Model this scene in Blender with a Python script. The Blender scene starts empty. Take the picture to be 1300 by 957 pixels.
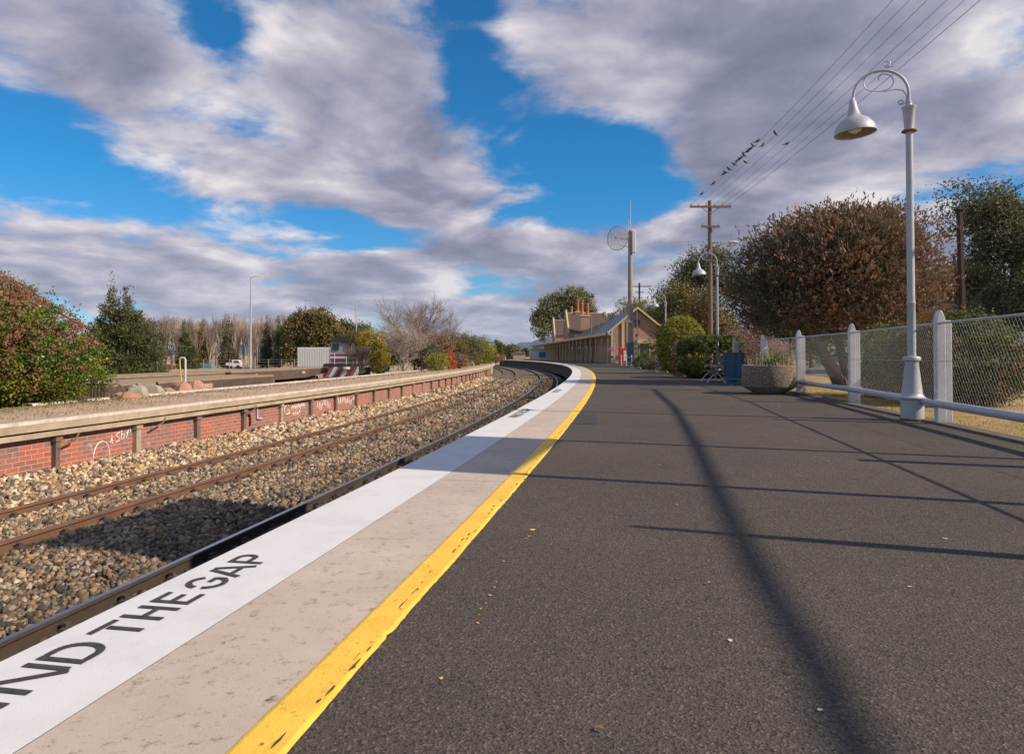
import bpy, math, random
import numpy as np
from mathutils import Vector, Matrix, noise as mnoise
C = bpy.data.collections.new("station_yard"); bpy.context.scene.collection.children.link(C)
scn = bpy.context.scene
PI = math.pi
rad = math.radians

# ------------------------------------------------------------------ camera
EYE = 1.10; F = 867.0; PITCH = math.atan(16.4 / 867)
cam = bpy.data.objects.new("camera", bpy.data.cameras.new("camera")); C.objects.link(cam)
cam.location = (0, 0, EYE); cam.rotation_euler = (PI / 2 + PITCH, 0, 0)
cam.data.sensor_width = 36; cam.data.lens = F / 1300 * 36
cam.data.shift_y = -44.5 / 1300
cam.data.clip_start = 0.05; cam.data.clip_end = 20000
scn.camera = cam

# ------------------------------------------------------------------ light
SUNDIR = Vector((0.949 * math.cos(rad(36)), -0.316 * math.cos(rad(36)), math.sin(rad(36)))).normalized()
sun = bpy.data.objects.new("sun", bpy.data.lights.new("sun", 'SUN')); C.objects.link(sun)
sun.data.energy = 5.0; sun.data.angle = rad(0.5); sun.data.color = (1.0, 0.83, 0.64)
sun.rotation_euler = SUNDIR.to_track_quat('Z', 'Y').to_euler()
scn.view_settings.view_transform = 'Standard'; scn.view_settings.look = 'None'
scn.view_settings.gamma = 1; scn.view_settings.exposure = 0.28; scn.view_settings.use_curve_mapping = False
scn.cycles.max_bounces = 6

class NT:
    """tiny node helper"""
    def __init__(s, tree): s.t = tree; s.n = tree.nodes; s.l = tree.links
    def new(s, typ, **kw):
        n = s.n.new(typ)
        for k, v in kw.items(): setattr(n, k, v)
        return n
    def put(s, inp, v):
        if isinstance(v, bpy.types.NodeSocket): s.l.new(v, inp)
        elif v is not None: inp.default_value = v
    def math(s, op, a, b=None, c=None, clamp=False):
        n = s.new('ShaderNodeMath', operation=op, use_clamp=clamp)
        for i, v in enumerate((a, b, c)):
            if v is not None: s.put(n.inputs[i], v)
        return n.outputs[0]
    def mix(s, f, a, b, mode='MIX'):
        n = s.new('ShaderNodeMix', data_type='RGBA', blend_type=mode)
        s.put(n.inputs[0], f)
        for i, v in ((6, a), (7, b)):
            if isinstance(v, tuple) and len(v) == 3: v = (*v, 1)
            s.put(n.inputs[i], v)
        return n.outputs[2]
    def noise(s, vec, scale, detail=4, rough=.55, dist=0.0, dim='3D'):
        n = s.new('ShaderNodeTexNoise', noise_dimensions=dim)
        if vec is not None: s.put(n.inputs['Vector'], vec)
        s.put(n.inputs['Scale'], scale); s.put(n.inputs['Detail'], detail); s.put(n.inputs['Roughness'], rough)
        s.put(n.inputs['Distortion'], dist)
        return n.outputs['Fac']
    def ramp(s, fac, stops, interp='LINEAR'):
        n = s.new('ShaderNodeValToRGB'); cr = n.color_ramp; cr.interpolation = interp
        while len(cr.elements) < len(stops): cr.elements.new(0.5)
        for e, (p, c) in zip(cr.elements, stops):
            e.position = p; e.color = (*c, 1) if len(c) == 3 else c
        s.put(n.inputs[0], fac)
        return n.outputs[0]
    def mr(s, v, a, b, c=0.0, d=1.0, smooth=False):
        n = s.new('ShaderNodeMapRange')
        if smooth: n.interpolation_type = 'SMOOTHSTEP'
        s.put(n.inputs[0], v)
        for i, x in enumerate((a, b, c, d)): s.put(n.inputs[i + 1], x)
        return n.outputs[0]

# ------------------------------------------------------------------ world : Nishita sky with broken stratocumulus
w = bpy.data.worlds.new("World"); scn.world = w; w.use_nodes = True
t = NT(w.node_tree); t.n.clear()
sky = t.new('ShaderNodeTexSky', sky_type='NISHITA'); sky.sun_disc = False
sky.sun_elevation = rad(36); sky.sun_rotation = math.atan2(SUNDIR.x, SUNDIR.y)
sky.altitude = 700; sky.air_density = 1.0; sky.dust_density = 0.3; sky.ozone_density = 2.5
tc = t.new('ShaderNodeTexCoord').outputs['Generated']
sep = t.new('ShaderNodeSeparateXYZ'); t.l.new(tc, sep.inputs[0])
dx, dy, dz = sep.outputs
az = t.math('ARCTAN2', dx, dy); el = t.math('ARCSINE', dz)
zz = t.math('ADD', t.math('MAXIMUM', dz, 0.0), 0.20)
comb = t.new('ShaderNodeCombineXYZ')
t.l.new(t.math('DIVIDE', dx, zz), comb.inputs[0]); t.l.new(t.math('DIVIDE', dy, zz), comb.inputs[1])
P = comb.outputs[0]
def shifted(v):
    n = t.new('ShaderNodeVectorMath', operation='ADD'); t.l.new(P, n.inputs[0]); n.inputs[1].default_value = v
    return n.outputs[0]
def azel(px, py):
    a, b = (px - 650) / F, (434 - py) / F
    y = math.cos(PITCH) - b * math.sin(PITCH); z = math.sin(PITCH) + b * math.cos(PITCH)
    r = math.sqrt(a * a + y * y + z * z)
    return math.atan2(a, y), math.asin(z / r)
# holes (negative) and banks (positive) of the cloud deck: direction, half widths (px), tilt, weight
BL = [(275, 38, 44, 40, 0, -.62), (90, 222, 150, 40, 14, -.34), (255, 262, 60, 26, 18, -.20), (20, 165, 60, 30, 10, -.26),
      (225, 130, 40, 22, 0, -.24), (330, 155, 45, 22, 0, -.26), (590, 45, 38, 90, -10, -.34), (615, 140, 50, 55, 25, -.22),
      (735, 195, 105, 62, 35, -.42), (790, 235, 70, 45, 40, -.26), (735, 262, 85, 24, 0, -.2), (440, 288, 60, 26, 8, -.34), (545, 300, 50, 18, 0, -.08),
      (1268, 38, 50, 26, -20, -.34), (1180, 30, 90, 40, 0, .12), (1150, 100, 40, 20, 0, -.03), (630, 225, 26, 40, 0, -.10),
      (480, 90, 120, 80, 0, .22), (560, 200, 90, 60, 0, .20), (130, 50, 110, 60, 0, .2), (350, 220, 110, 55, 15, .14),
      (830, 90, 160, 90, 20, .22), (1050, 120, 200, 150, 0, .16), (120, 330, 220, 50, 0, .20), (880, 300, 190, 55, 0, .22),
      (420, 350, 250, 50, 0, .12), (650, 320, 140, 35, 0, .13), (1250, 200, 120, 110, 0, .12), (700, 400, 300, 30, 0, .1)]
cov = None
for (px, py, sx, sy, tilt, wgt) in BL:
    a0, e0 = azel(px, py); ct, st = math.cos(rad(tilt)), math.sin(rad(tilt))
    da = t.math('MULTIPLY', t.math('SUBTRACT', az, a0), math.cos(e0)); de = t.math('SUBTRACT', e0, el)
    u = t.math('DIVIDE', t.math('ADD', t.math('MULTIPLY', da, ct), t.math('MULTIPLY', de, st)), sx / F)
    v = t.math('DIVIDE', t.math('SUBTRACT', t.math('MULTIPLY', de, ct), t.math('MULTIPLY', da, st)), sy / F)
    g = t.math('MULTIPLY', t.math('EXPONENT', t.math('MULTIPLY', t.math('ADD', t.math('MULTIPLY', u, u), t.math('MULTIPLY', v, v)), -.7)), wgt)
    cov = g if cov is None else t.math('ADD', cov, g)
n1 = t.noise(P, 1.7, 9, .56, .25)
n2 = t.noise(shifted((.15, -.05, .0)), 1.7, 6, .50, .25)
n3 = t.noise(shifted((3.3, 1.7, .4)), .8, 4, .55)
n4 = t.noise(shifted((7.1, 2.2, .9)), 4.2, 6, .6, .3)
dens = t.math('ADD', t.math('ADD', t.math('MULTIPLY', t.math('SUBTRACT', n1, .5), 1.75), t.math('MULTIPLY', t.math('SUBTRACT', n4, .5), .35)), t.math('ADD', t.math('MULTIPLY', cov, 1.0), .54))
mask = t.mr(dens, .34, .66, smooth=True)
relief = t.math('MULTIPLY', t.math('SUBTRACT', n1, n2), 3.4)
thick = t.mr(dens, .50, 1.02)
lit = t.math('ADD', t.math('SUBTRACT', .72, t.math('MULTIPLY', thick, .52)), relief)
lit = t.math('ADD', lit, t.math('ADD', t.math('MULTIPLY', t.math('SUBTRACT', n3, .5), .9), t.math('MULTIPLY', t.math('SUBTRACT', n4, .5), .95)))
lit = t.math('MAXIMUM', lit, t.math('ADD', .10, t.math('MULTIPLY', t.math('SUBTRACT', n4, .45), 1.1)), clamp=True)
cc = t.ramp(lit, [(0, (.165, .18, .25)), (.3, (.235, .245, .335)), (.6, (.365, .36, .445)), (.85, (.52, .495, .55)), (1, (.66, .62, .64))])
skyt = t.mix(t.mr(el, .02, .24), (.50, .74, .95), (.20, .78, 1.10))
lp = t.mix(1.0, sky.outputs[0], skyt, 'MULTIPLY')
skyc = t.mix(1.0, lp, (.098,) * 3, 'MULTIPLY')
lowb = t.mr(el, 0.0, .16)
cc = t.mix(t.math('MULTIPLY', t.math('SUBTRACT', 1.0, lowb), .5), cc, (.40, .46, .58))
col = t.mix(mask, skyc, cc)
scl = t.mix(1.0, col, (10.0,) * 3, 'MULTIPLY')
bg = t.new('ShaderNodeBackground'); t.l.new(scl, bg.inputs[0]); bg.inputs[1].default_value = 0.1
t.l.new(bg.outputs[0], t.new('ShaderNodeOutputWorld').inputs[0])

# ------------------------------------------------------------------ placing helpers
def at(px, py, Y):
    a, b = (px - 650) / F, (434 - py) / F
    y = math.cos(PITCH) - b * math.sin(PITCH); z = math.sin(PITCH) + b * math.cos(PITCH)
    k = Y / y
    return Vector((a * k, Y, EYE + z * k))
def G(px, py, Z=0.0):
    a, b = (px - 650) / F, (434 - py) / F
    y = math.cos(PITCH) - b * math.sin(PITCH); z = math.sin(PITCH) + b * math.cos(PITCH)
    k = (Z - EYE) / z
    return Vector((a * k, y * k, Z))
PA = (-2.0743063, .1863501, -.0010577, -2.5e-6)
YMAX = 150.0
def E(Y):
    s = min(Y, YMAX) / 1.1
    e = PA[0] + PA[1] * s + PA[2] * s * s + PA[3] * s ** 3
    if Y > YMAX: e += (Y - YMAX) / 1.1 * dE(YMAX)
    return 1.1 * e
def dE(Y):
    s = min(Y, YMAX) / 1.1
    return PA[1] + 2 * PA[2] * s + 3 * PA[3] * s * s
def R(Y, off, z=0.0):
    """point at sideways offset off from the edge of the near platform"""
    d = dE(Y); n = math.sqrt(1 + d * d)
    return Vector((E(Y) + off / n, Y - off * d / n, z))
def head(Y): return -math.atan(dE(Y))          # z rotation that points local +Y along the line

# ------------------------------------------------------------------ mesh helpers
class MB:
    def __init__(s): s.v = []; s.f = []; s.uv = None
    def add(s, vs, fs):
        o = len(s.v); s.v += [tuple(p) for p in vs]; s.f += [tuple(i + o for i in f) for f in fs]
    def box(s, c, d, rz=0, M=None, taper=1.0):
        x, y, z = (q / 2 for q in d); vs = []
        for k in (-1, 1):
            q = 1 if k < 0 else taper
            for a, b in ((-1, -1), (1, -1), (1, 1), (-1, 1)): vs.append(Vector((a * x * q, b * y * q, k * z)))
        if M is not None: vs = [M @ p for p in vs]
        elif rz: vs = [Matrix.Rotation(rz, 3, 'Z') @ p for p in vs]
        vs = [p + Vector(c) for p in vs]
        s.add(vs, [(3, 2, 1, 0), (4, 5, 6, 7), (0, 1, 5, 4), (1, 2, 6, 5), (2, 3, 7, 6), (3, 0, 4, 7)])
        return s
    def tube(s, pts, r, n=8, cap=True):
        pts = [Vector(p) for p in pts]; m = len(pts)
        rs = r if isinstance(r, (list, tuple)) else [r] * m
        up = None; rings = []
        for i, p in enumerate(pts):
            d = (pts[min(i + 1, m - 1)] - pts[max(i - 1, 0)])
            if d.length < 1e-9: d = Vector((0, 0, 1))
            d.normalize()
            if up is None:
                up = Vector((0, 0, 1)) if abs(d.z) < .9 else Vector((0, 1, 0))
            a = d.cross(up).normalized(); b = a.cross(d).normalized(); up = b
            rings.append([p + (a * math.cos(2 * PI * k / n) + b * math.sin(2 * PI * k / n)) * rs[i] for k in range(n)])
        vs = [q for r_ in rings for q in r_]; fs = []
        for i in range(m - 1):
            for k in range(n):
                fs.append((i * n + k, i * n + (k + 1) % n, (i + 1) * n + (k + 1) % n, (i + 1) * n + k))
        if cap and n > 2: fs += [tuple(range(n))[::-1], tuple((m - 1) * n + k for k in range(n))]
        s.add(vs, fs); return s
    def lathe(s, c, prof, n=24, close=True):
        """prof: list of (r,z)"""
        vs = []; fs = []; m = len(prof)
        for r, z in prof:
            for k in range(n): vs.append((c[0] + r * math.cos(2 * PI * k / n), c[1] + r * math.sin(2 * PI * k / n), c[2] + z))
        for i in range(m - 1):
            for k in range(n): fs.append((i * n + k, i * n + (k + 1) % n, (i + 1) * n + (k + 1) % n, (i + 1) * n + k))
        if close: fs += [tuple(range(n))[::-1], tuple((m - 1) * n + k for k in range(n))]
        s.add(vs, fs); return s
    def prism(s, poly, axis, lo, hi):
        """poly in the plane normal to axis ('x': (y,z), 'y': (x,z), 'z': (x,y))"""
        def mk(p, h):
            return {'x': (h, p[0], p[1]), 'y': (p[0], h, p[1]), 'z': (p[0], p[1], h)}[axis]
        n = len(poly)
        vs = [mk(p, lo) for p in poly] + [mk(p, hi) for p in poly]
        s.add(vs, [tuple(range(n))[::-1], tuple(range(n, 2 * n))] + [(i, (i + 1) % n, n + (i + 1) % n, n + i) for i in range(n)])
        return s
    def xf(s, M):
        s.v = [tuple(M @ Vector(p)) for p in s.v]; return s
    def build(s, name, mat, parent=None, smooth=False, loc=None, bevel=0):
        me = bpy.data.meshes.new(name); me.from_pydata(s.v, [], s.f); me.materials.append(mat)
        if s.uv:
            l = me.uv_layers.new(name="UVMap")
            l.data.foreach_set('uv', [c for f in s.f for i in f for c in s.uv[i]])
        if smooth:
            me.polygons.foreach_set('use_smooth', [True] * len(me.polygons))
            try: me.set_sharp_from_angle(angle=rad(40))
            except Exception: pass
        me.update()
        o = bpy.data.objects.new(name, me); C.objects.link(o)
        if parent: o.parent = parent
        if loc is not None: o.location = loc
        if bevel:
            b = o.modifiers.new('bevel', 'BEVEL'); b.width = bevel; b.segments = 2; b.limit_method = 'ANGLE'
        return o
def tag(o, label=None, cat=None, group=None, kind=None):
    if label: o['label'] = label
    if cat: o['category'] = cat
    if group: o['group'] = group
    if kind: o['kind'] = kind
    return o
def thing(name, label, cat, loc=(0, 0, 0), rz=0, group=None):
    o = bpy.data.objects.new(name, None); C.objects.link(o); o.location = loc; o.rotation_euler = (0, 0, rz)
    o.empty_display_size = .2
    return tag(o, label, cat, group)
KIDS = {}
def kids(o): return [c for c in C.objects if c.parent == o]
def copy_tree(o, parent=None):
    c = o.copy(); C.objects.link(c)
    if parent: c.parent = parent
    for ch in kids(o): copy_tree(ch, c)
    return c
def sweep(prof, Y0, Y1, step=1.0, closed=False):
    """sweep a profile [(off,z)] along the line"""
    m = MB(); n = len(prof); ys = []; y = Y0
    while y < Y1 - 1e-6: ys.append(y); y += step * (1 if y < 60 else 2)
    ys.append(Y1); arc = 0; uv = []; last = None
    pl = [0]
    for i in range(1, n): pl.append(pl[-1] + math.hypot(prof[i][0] - prof[i - 1][0], prof[i][1] - prof[i - 1][1]))
    for y in ys:
        for k, (o, z) in enumerate(prof):
            m.v.append(tuple(R(y, o, z))); uv.append((y, pl[k]))
    for i in range(len(ys) - 1):
        for k in range(n if closed else n - 1):
            a, b = i * n + k, i * n + (k + 1) % n
            m.f.append((a, b, b + n, a + n))
    if closed:
        m.f += [tuple(range(n))[::-1], tuple((len(ys) - 1) * n + k for k in range(n))]
    m.uv = uv
    return m

# ------------------------------------------------------------------ materials
def mat(name, base=(.5, .5, .5), rough=.7, metal=0.0, var=0.0, vscale=3.0, c2=None, bump=0.0, bscale=40, spec=None, fn=None):
    m = bpy.data.materials.new(name); m.use_nodes = True; t = NT(m.node_tree)
    b = t.n['Principled BSDF']; tc = t.new('ShaderNodeTexCoord')
    pos = tc.outputs['Object']
    b.inputs['Roughness'].default_value = rough; b.inputs['Metallic'].default_value = metal
    if spec is not None: b.inputs['Specular IOR Level'].default_value = spec
    if c2 is None: c2 = tuple(max(0, c * (1 - var)) for c in base)
    if fn: fn(t, b, tc)
    else:
        f = t.mr(t.noise(pos, vscale, 6, .65), .3, .7)
        t.l.new(t.mix(f, base, c2), b.inputs['Base Color'])
        if bump:
            bm = t.new('ShaderNodeBump'); bm.inputs['Strength'].default_value = bump; bm.inputs['Distance'].default_value = .01
            t.l.new(t.noise(pos, bscale, 4), bm.inputs['Height']); t.l.new(bm.outputs[0], b.inputs['Normal'])
    return m
def bump(t, b, h, s, d=.01):
    bm = t.new('ShaderNodeBump'); bm.inputs['Strength'].default_value = s; bm.inputs['Distance'].default_value = d
    t.l.new(h, bm.inputs['Height']); t.l.new(bm.outputs[0], b.inputs['Normal'])

def f_asphalt(t, b, tc):
    pos = tc.outputs['Object']
    big = t.noise(pos, .35, 5, .6); mid = t.noise(pos, 3.0, 6, .6); fine = t.noise(pos, 95, 3, .7)
    vo = t.new('ShaderNodeTexVoronoi'); vo.inputs['Scale'].default_value = 110; t.l.new(pos, vo.inputs['Vector'])
    sp = t.new('ShaderNodeSeparateColor'); t.l.new(vo.outputs['Color'], sp.inputs[0])
    c = t.mix(t.mr(big, .35, .65), (.075, .064, .057), (.098, .083, .073))
    c = t.mix(t.math('MULTIPLY', t.mr(mid, .5, .75), .35), c, (.046, .042, .040))
    st = t.mr(t.noise(pos, .9, 8, .75, .6), .56, .70)
    c = t.mix(t.math('MULTIPLY', st, .28), c, (.035, .031, .029))
    st = t.mr(t.noise(pos, .55, 7, .7, 1.0), .58, .72)
    c = t.mix(t.math('MULTIPLY', st, .30), c, (.135, .12, .108))
    vc = t.new('ShaderNodeTexVoronoi'); vc.feature = 'DISTANCE_TO_EDGE'; vc.inputs['Scale'].default_value = .42
    wp_ = t.new('ShaderNodeVectorMath', operation='ADD'); nz_ = t.new('ShaderNodeTexNoise'); nz_.inputs['Scale'].default_value = 1.6; nz_.inputs['Detail'].default_value = 6
    t.l.new(pos, nz_.inputs['Vector']); sc_ = t.new('ShaderNodeVectorMath', operation='SCALE'); t.l.new(nz_.outputs['Color'], sc_.inputs[0]); sc_.inputs['Scale'].default_value = .9
    t.l.new(pos, wp_.inputs[0]); t.l.new(sc_.outputs[0], wp_.inputs[1]); t.l.new(wp_.outputs[0], vc.inputs['Vector'])
    ck = t.math('MULTIPLY', t.math('LESS_THAN', vc.outputs['Distance'], .0016), t.mr(t.noise(pos, .5, 3), .50, .58))
    c = t.mix(t.math('MULTIPLY', ck, .75), c, (.015, .013, .012))
    c = t.mix(t.mr(fine, .35, .7), c, t.mix(.35, c, (.012, .012, .012)))
    c = t.mix(t.math('MULTIPLY', t.math('GREATER_THAN', sp.outputs[0], .92), .35), c, (.23, .19, .16))
    c = t.mix(t.math('MULTIPLY', t.math('LESS_THAN', sp.outputs[0], .20), .55), c, (.012, .012, .013))
    t.l.new(c, b.inputs['Base Color']); b.inputs['Roughness'].default_value = .88
    b.inputs['Specular IOR Level'].default_value = .3
    bump(t, b, t.math('ADD', fine, vo.outputs['Distance']), .7, .006)
M_ASPH = mat('asphalt', fn=f_asphalt)
def f_white(t, b, tc):
    pos = tc.outputs['Object']
    c = t.mix(t.mr(t.noise(pos, 2.5, 7, .7), .45, .8), (.585, .60, .625), (.48, .485, .495))
    c = t.mix(t.math('MULTIPLY', t.mr(t.noise(pos, 34, 6, .8), .62, .70), .55), c, (.28, .24, .21))
    t.l.new(c, b.inputs['Base Color']); b.inputs['Roughness'].default_value = .75
    bump(t, b, t.noise(pos, 150, 3), .35, .003)
M_WHITE = mat('white_paint', fn=f_white)
def f_beige(t, b, tc):
    pos = tc.outputs['Object']; uv = tc.outputs['UV']
    c = t.mix(t.mr(t.noise(pos, 1.2, 7, .65), .35, .7), (.47, .41, .36), (.375, .32, .275))
    c = t.mix(t.math('MULTIPLY', t.mr(t.noise(pos, 14, 7, .8), .55, .64), .8), c, (.20, .12, .075))
    c = t.mix(t.math('MULTIPLY', t.mr(t.noise(pos, 70, 3, .7), .63, .70), .6), c, (.16, .13, .11))
    s = t.new('ShaderNodeSeparateXYZ'); t.l.new(uv, s.inputs[0])
    wob = t.math('ADD', s.outputs[0], t.math('MULTIPLY', t.noise(pos, .8, 2), .06))
    jt = t.math('LESS_THAN', t.math('FRACT', t.math('DIVIDE', t.math('ADD', wob, .8), 6.95)), .0025)
    c = t.mix(t.math('MULTIPLY', jt, .65), c, (.10, .08, .07))
    t.l.new(c, b.inputs['Base Color']); b.inputs['Roughness'].default_value = .85
    bump(t, b, t.noise(pos, 120, 4, .7), .45, .004)
M_BEIGE = mat('bare_concrete_strip', fn=f_beige)
def f_yellow(t, b, tc):
    pos = tc.outputs['Object']
    c = t.mix(t.mr(t.noise(pos, 4, 7, .7), .35, .7), (.80, .53, .07), (.66, .40, .045))
    c = t.mix(t.mr(t.noise(pos, 22, 7, .85), .60, .64), c, (.10, .075, .05))
    t.l.new(c, b.inputs['Base Color']); b.inputs['Roughness'].default_value = .7
    bump(t, b, t.noise(pos, 60, 4, .7), .6, .006)
M_YEL = mat('yellow_line_paint', fn=f_yellow)
M_BLACK = mat('black_lettering', (.018, .018, .02), .7, var=.3, c2=(.06, .055, .05), vscale=20)
M_FACE = mat('platform_face_dark', (.10, .085, .07), .9, c2=(.045, .04, .035), vscale=2, bump=.5)
def f_bal(t, b, tc):
    pos = tc.outputs['Object']
    vo = t.new('ShaderNodeTexVoronoi'); vo.inputs['Scale'].default_value = 17; t.l.new(pos, vo.inputs['Vector'])
    sp = t.new('ShaderNodeSeparateColor'); t.l.new(vo.outputs['Color'], sp.inputs[0])
    c = t.ramp(sp.outputs[0], [(0, (.06, .05, .045)), (.3, (.16, .13, .10)), (.6, (.34, .25, .16)), (1, (.50, .42, .31))])
    c = t.mix(t.mr(vo.outputs['Distance'], .25, .6), c, (.03, .025, .02))
    t.l.new(c, b.inputs['Base Color']); b.inputs['Roughness'].default_value = .95
    bump(t, b, t.math('MULTIPLY', vo.outputs['Distance'], -1.0), 1.0, .04)
M_BAL = mat('ballast_bed', fn=f_bal)
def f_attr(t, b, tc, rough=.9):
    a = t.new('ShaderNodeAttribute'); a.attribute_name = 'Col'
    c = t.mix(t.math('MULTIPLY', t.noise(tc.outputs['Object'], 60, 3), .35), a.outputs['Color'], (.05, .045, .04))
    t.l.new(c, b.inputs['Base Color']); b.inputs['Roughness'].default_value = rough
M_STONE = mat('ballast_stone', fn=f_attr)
def f_rust(t, b, tc):
    pos = tc.outputs['Object']
    c = t.mix(t.mr(t.noise(pos, 3, 6, .7), .35, .7), (.17, .085, .05), (.10, .055, .038))
    t.l.new(c, b.inputs['Base Color']); b.inputs['Roughness'].default_value = .85
M_RUST = mat('rusty_rail_steel', fn=f_rust)
M_RUST2 = mat('dark_rail_steel', (.055, .038, .028), .8, c2=(.03, .022, .018), vscale=5)
M_SHINE = mat('polished_rail_head', (.45, .46, .50), .28, 1.0, var=.15)
M_DULLHEAD = mat('dull_rail_head', (.26, .17, .12), .5, .5, var=.3)
M_SLEEP = mat('sleeper_timber', (.075, .06, .05), .95, c2=(.03, .025, .022), vscale=6, bump=.5)
def f_brick(t, b, tc):
    uv = tc.outputs['UV']
    mp = t.new('ShaderNodeMapping'); t.l.new(uv, mp.inputs[0]); mp.inputs['Scale'].default_value = (1, 1, 1)
    br = t.new('ShaderNodeTexBrick'); t.l.new(mp.outputs[0], br.inputs['Vector'])
    br.inputs['Scale'].default_value = 1.0; br.inputs['Brick Width'].default_value = .24; br.inputs['Row Height'].default_value = .083
    br.inputs['Mortar Size'].default_value = .006; br.inputs['Bias'].default_value = -.1; br.inputs['Mortar Smooth'].default_value = .2
    br.inputs['Color1'].default_value = (.42, .11, .065, 1); br.inputs['Color2'].default_value = (.19, .105, .09, 1)
    br.inputs['Mortar'].default_value = (.42, .36, .32, 1)
    n = t.noise(uv, 1.3, 6, .7)
    c = t.mix(t.math('MULTIPLY', t.mr(n, .44, .66), .7), br.outputs['Color'], (.19, .155, .14))
    c = t.mix(t.math('MULTIPLY', t.mr(t.noise(uv, 3.1, 7, .75), .60, .70), .75), c, (.55, .48, .45))
    t.l.new(c, b.inputs['Base Color']); b.inputs['Roughness'].default_value = .9
    bump(t, b, t.math('MULTIPLY', br.outputs['Fac'], -1.0), .5, .01)
M_BRICK = mat('red_brick', fn=f_brick)
M_COPE = mat('weathered_coping', (.47, .39, .29), .9, c2=(.27, .21, .145), vscale=2.2, bump=.5)
M_COPEW = mat('worn_white_edge', (.66, .62, .58), .85, c2=(.40, .34, .29), vscale=6)
M_PILA = mat('grey_pilaster', (.11, .085, .07), .9, c2=(.19, .14, .10), vscale=4)
M_CHALK = mat('white_spray_paint', (.75, .73, .72), .8)
def f_deck(t, b, tc):
    pos = tc.outputs['Object']
    c = t.mix(t.mr(t.noise(pos, .8, 8, .7), .38, .65), (.50, .375, .27), (.36, .265, .18))
    c = t.mix(t.mr(t.noise(pos, 1.1, 7, .75), .60, .70), c, (.20, .20, .08))
    c = t.mix(t.math('MULTIPLY', t.mr(t.noise(pos, 25, 5, .7), .5, .7), .6), c, (.19, .15, .11))
    t.l.new(c, b.inputs['Base Color']); b.inputs['Roughness'].default_value = .95
    bump(t, b, t.noise(pos, 30, 5, .75), .8, .03)
M_DECK = mat('weedy_earth', fn=f_deck)
def f_yard(t, b, tc):
    pos = tc.outputs['Object']
    c = t.mix(t.mr(t.noise(pos, .06, 8, .7), .38, .62), (.40, .32, .21), (.28, .24, .14))
    c = t.mix(t.mr(t.noise(pos, 1.4, 6, .7), .5, .75), c, (.16, .13, .10))
    t.l.new(c, b.inputs['Base Color']); b.inputs['Roughness'].default_value = .97
    bump(t, b, t.noise(pos, 9, 5, .75), .8, .05)
M_YARD = mat('dry_yard_ground', fn=f_yard)
def f_lawn(t, b, tc):
    pos = tc.outputs['Object']
    c = t.mix(t.mr(t.noise(pos, .9, 7, .7), .40, .60), (.50, .34, .15), (.33, .26, .09))
    c = t.mix(t.mr(t.noise(pos, 2.2, 6, .7), .56, .68), c, (.20, .22, .06))
    c = t.mix(t.math('MULTIPLY', t.mr(t.noise(pos, 60, 4, .7), .45, .7), .6), c, (.10, .07, .035))
    t.l.new(c, b.inputs['Base Color']); b.inputs['Roughness'].default_value = .95
    bump(t, b, t.noise(pos, 60, 5, .8), .9, .03)
M_LAWN = mat('dry_winter_grass', fn=f_lawn)
M_ROAD = mat('road_asphalt', (.13, .12, .115), .9, c2=(.09, .085, .08), vscale=1)
M_KERB = mat('asphalt_kerb_edge', (.13, .105, .085), .95, c2=(.07, .06, .05), vscale=8, bump=.6)
M_LAMP = mat('silver_grey_paint', (.40, .43, .49), .5, .1, c2=(.32, .345, .39), vscale=3)
M_LAMPIN = mat('lamp_inside', (.30, .27, .22), .6)
M_GLASS = mat('frosted_bulb', (.7, .68, .62), .3)
M_STAIN = mat('rusted_band', (.20, .11, .07), .8, var=.4, vscale=20)
M_FENCE = mat('white_fence_paint', (.60, .62, .65), .6, c2=(.45, .45, .46), vscale=5)
M_RAILP = mat('blue_grey_rail_paint', (.40, .43, .50), .5, .1, c2=(.32, .34, .39), vscale=4)
M_WIRE = mat('galvanised_wire', (.27, .275, .28), .6, .2)
M_CABLE = mat('dark_cable', (.03, .03, .035), .6)
M_POLEW = mat('weathered_pole_timber', (.20, .15, .11), .9, c2=(.12, .09, .07), vscale=6, bump=.5)
M_POLED = mat('dark_rusty_post', (.075, .035, .025), .85, c2=(.03, .02, .018), vscale=6)
M_CONCP = mat('concrete_pole', (.34, .30, .25), .85, c2=(.25, .22, .19), vscale=2)
M_BLUEP = mat('blue_painted_steel', (.05, .12, .20), .5, var=.3)
def f_agg(t, b, tc):
    pos = tc.outputs['Object']
    vo = t.new('ShaderNodeTexVoronoi'); vo.inputs['Scale'].default_value = 45; t.l.new(pos, vo.inputs['Vector'])
    sp = t.new('ShaderNodeSeparateColor'); t.l.new(vo.outputs['Color'], sp.inputs[0])
    c = t.ramp(sp.outputs[0], [(0, (.12, .10, .08)), (.5, (.30, .24, .18)), (1, (.46, .39, .31))])
    c = t.mix(t.mr(vo.outputs['Distance'], .35, .6), c, (.12, .10, .085))
    t.l.new(c, b.inputs['Base Color']); b.inputs['Roughness'].default_value = .9
    bump(t, b, t.math('MULTIPLY', vo.outputs['Distance'], -1.0), .8, .012)
M_AGG = mat('exposed_aggregate', fn=f_agg)
M_SOIL = mat('soil', (.06, .045, .03), 1)
M_BIN = mat('blue_bin_plastic', (.012, .085, .17), .4, c2=(.01, .06, .12), vscale=5)
M_BINT = mat('teal_bin_base', (.02, .20, .26), .4)
M_DARK = mat('dark_grey_slat', (.045, .045, .055), .6)
M_IRONW = mat('white_cast_iron', (.60, .60, .62), .5)
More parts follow.
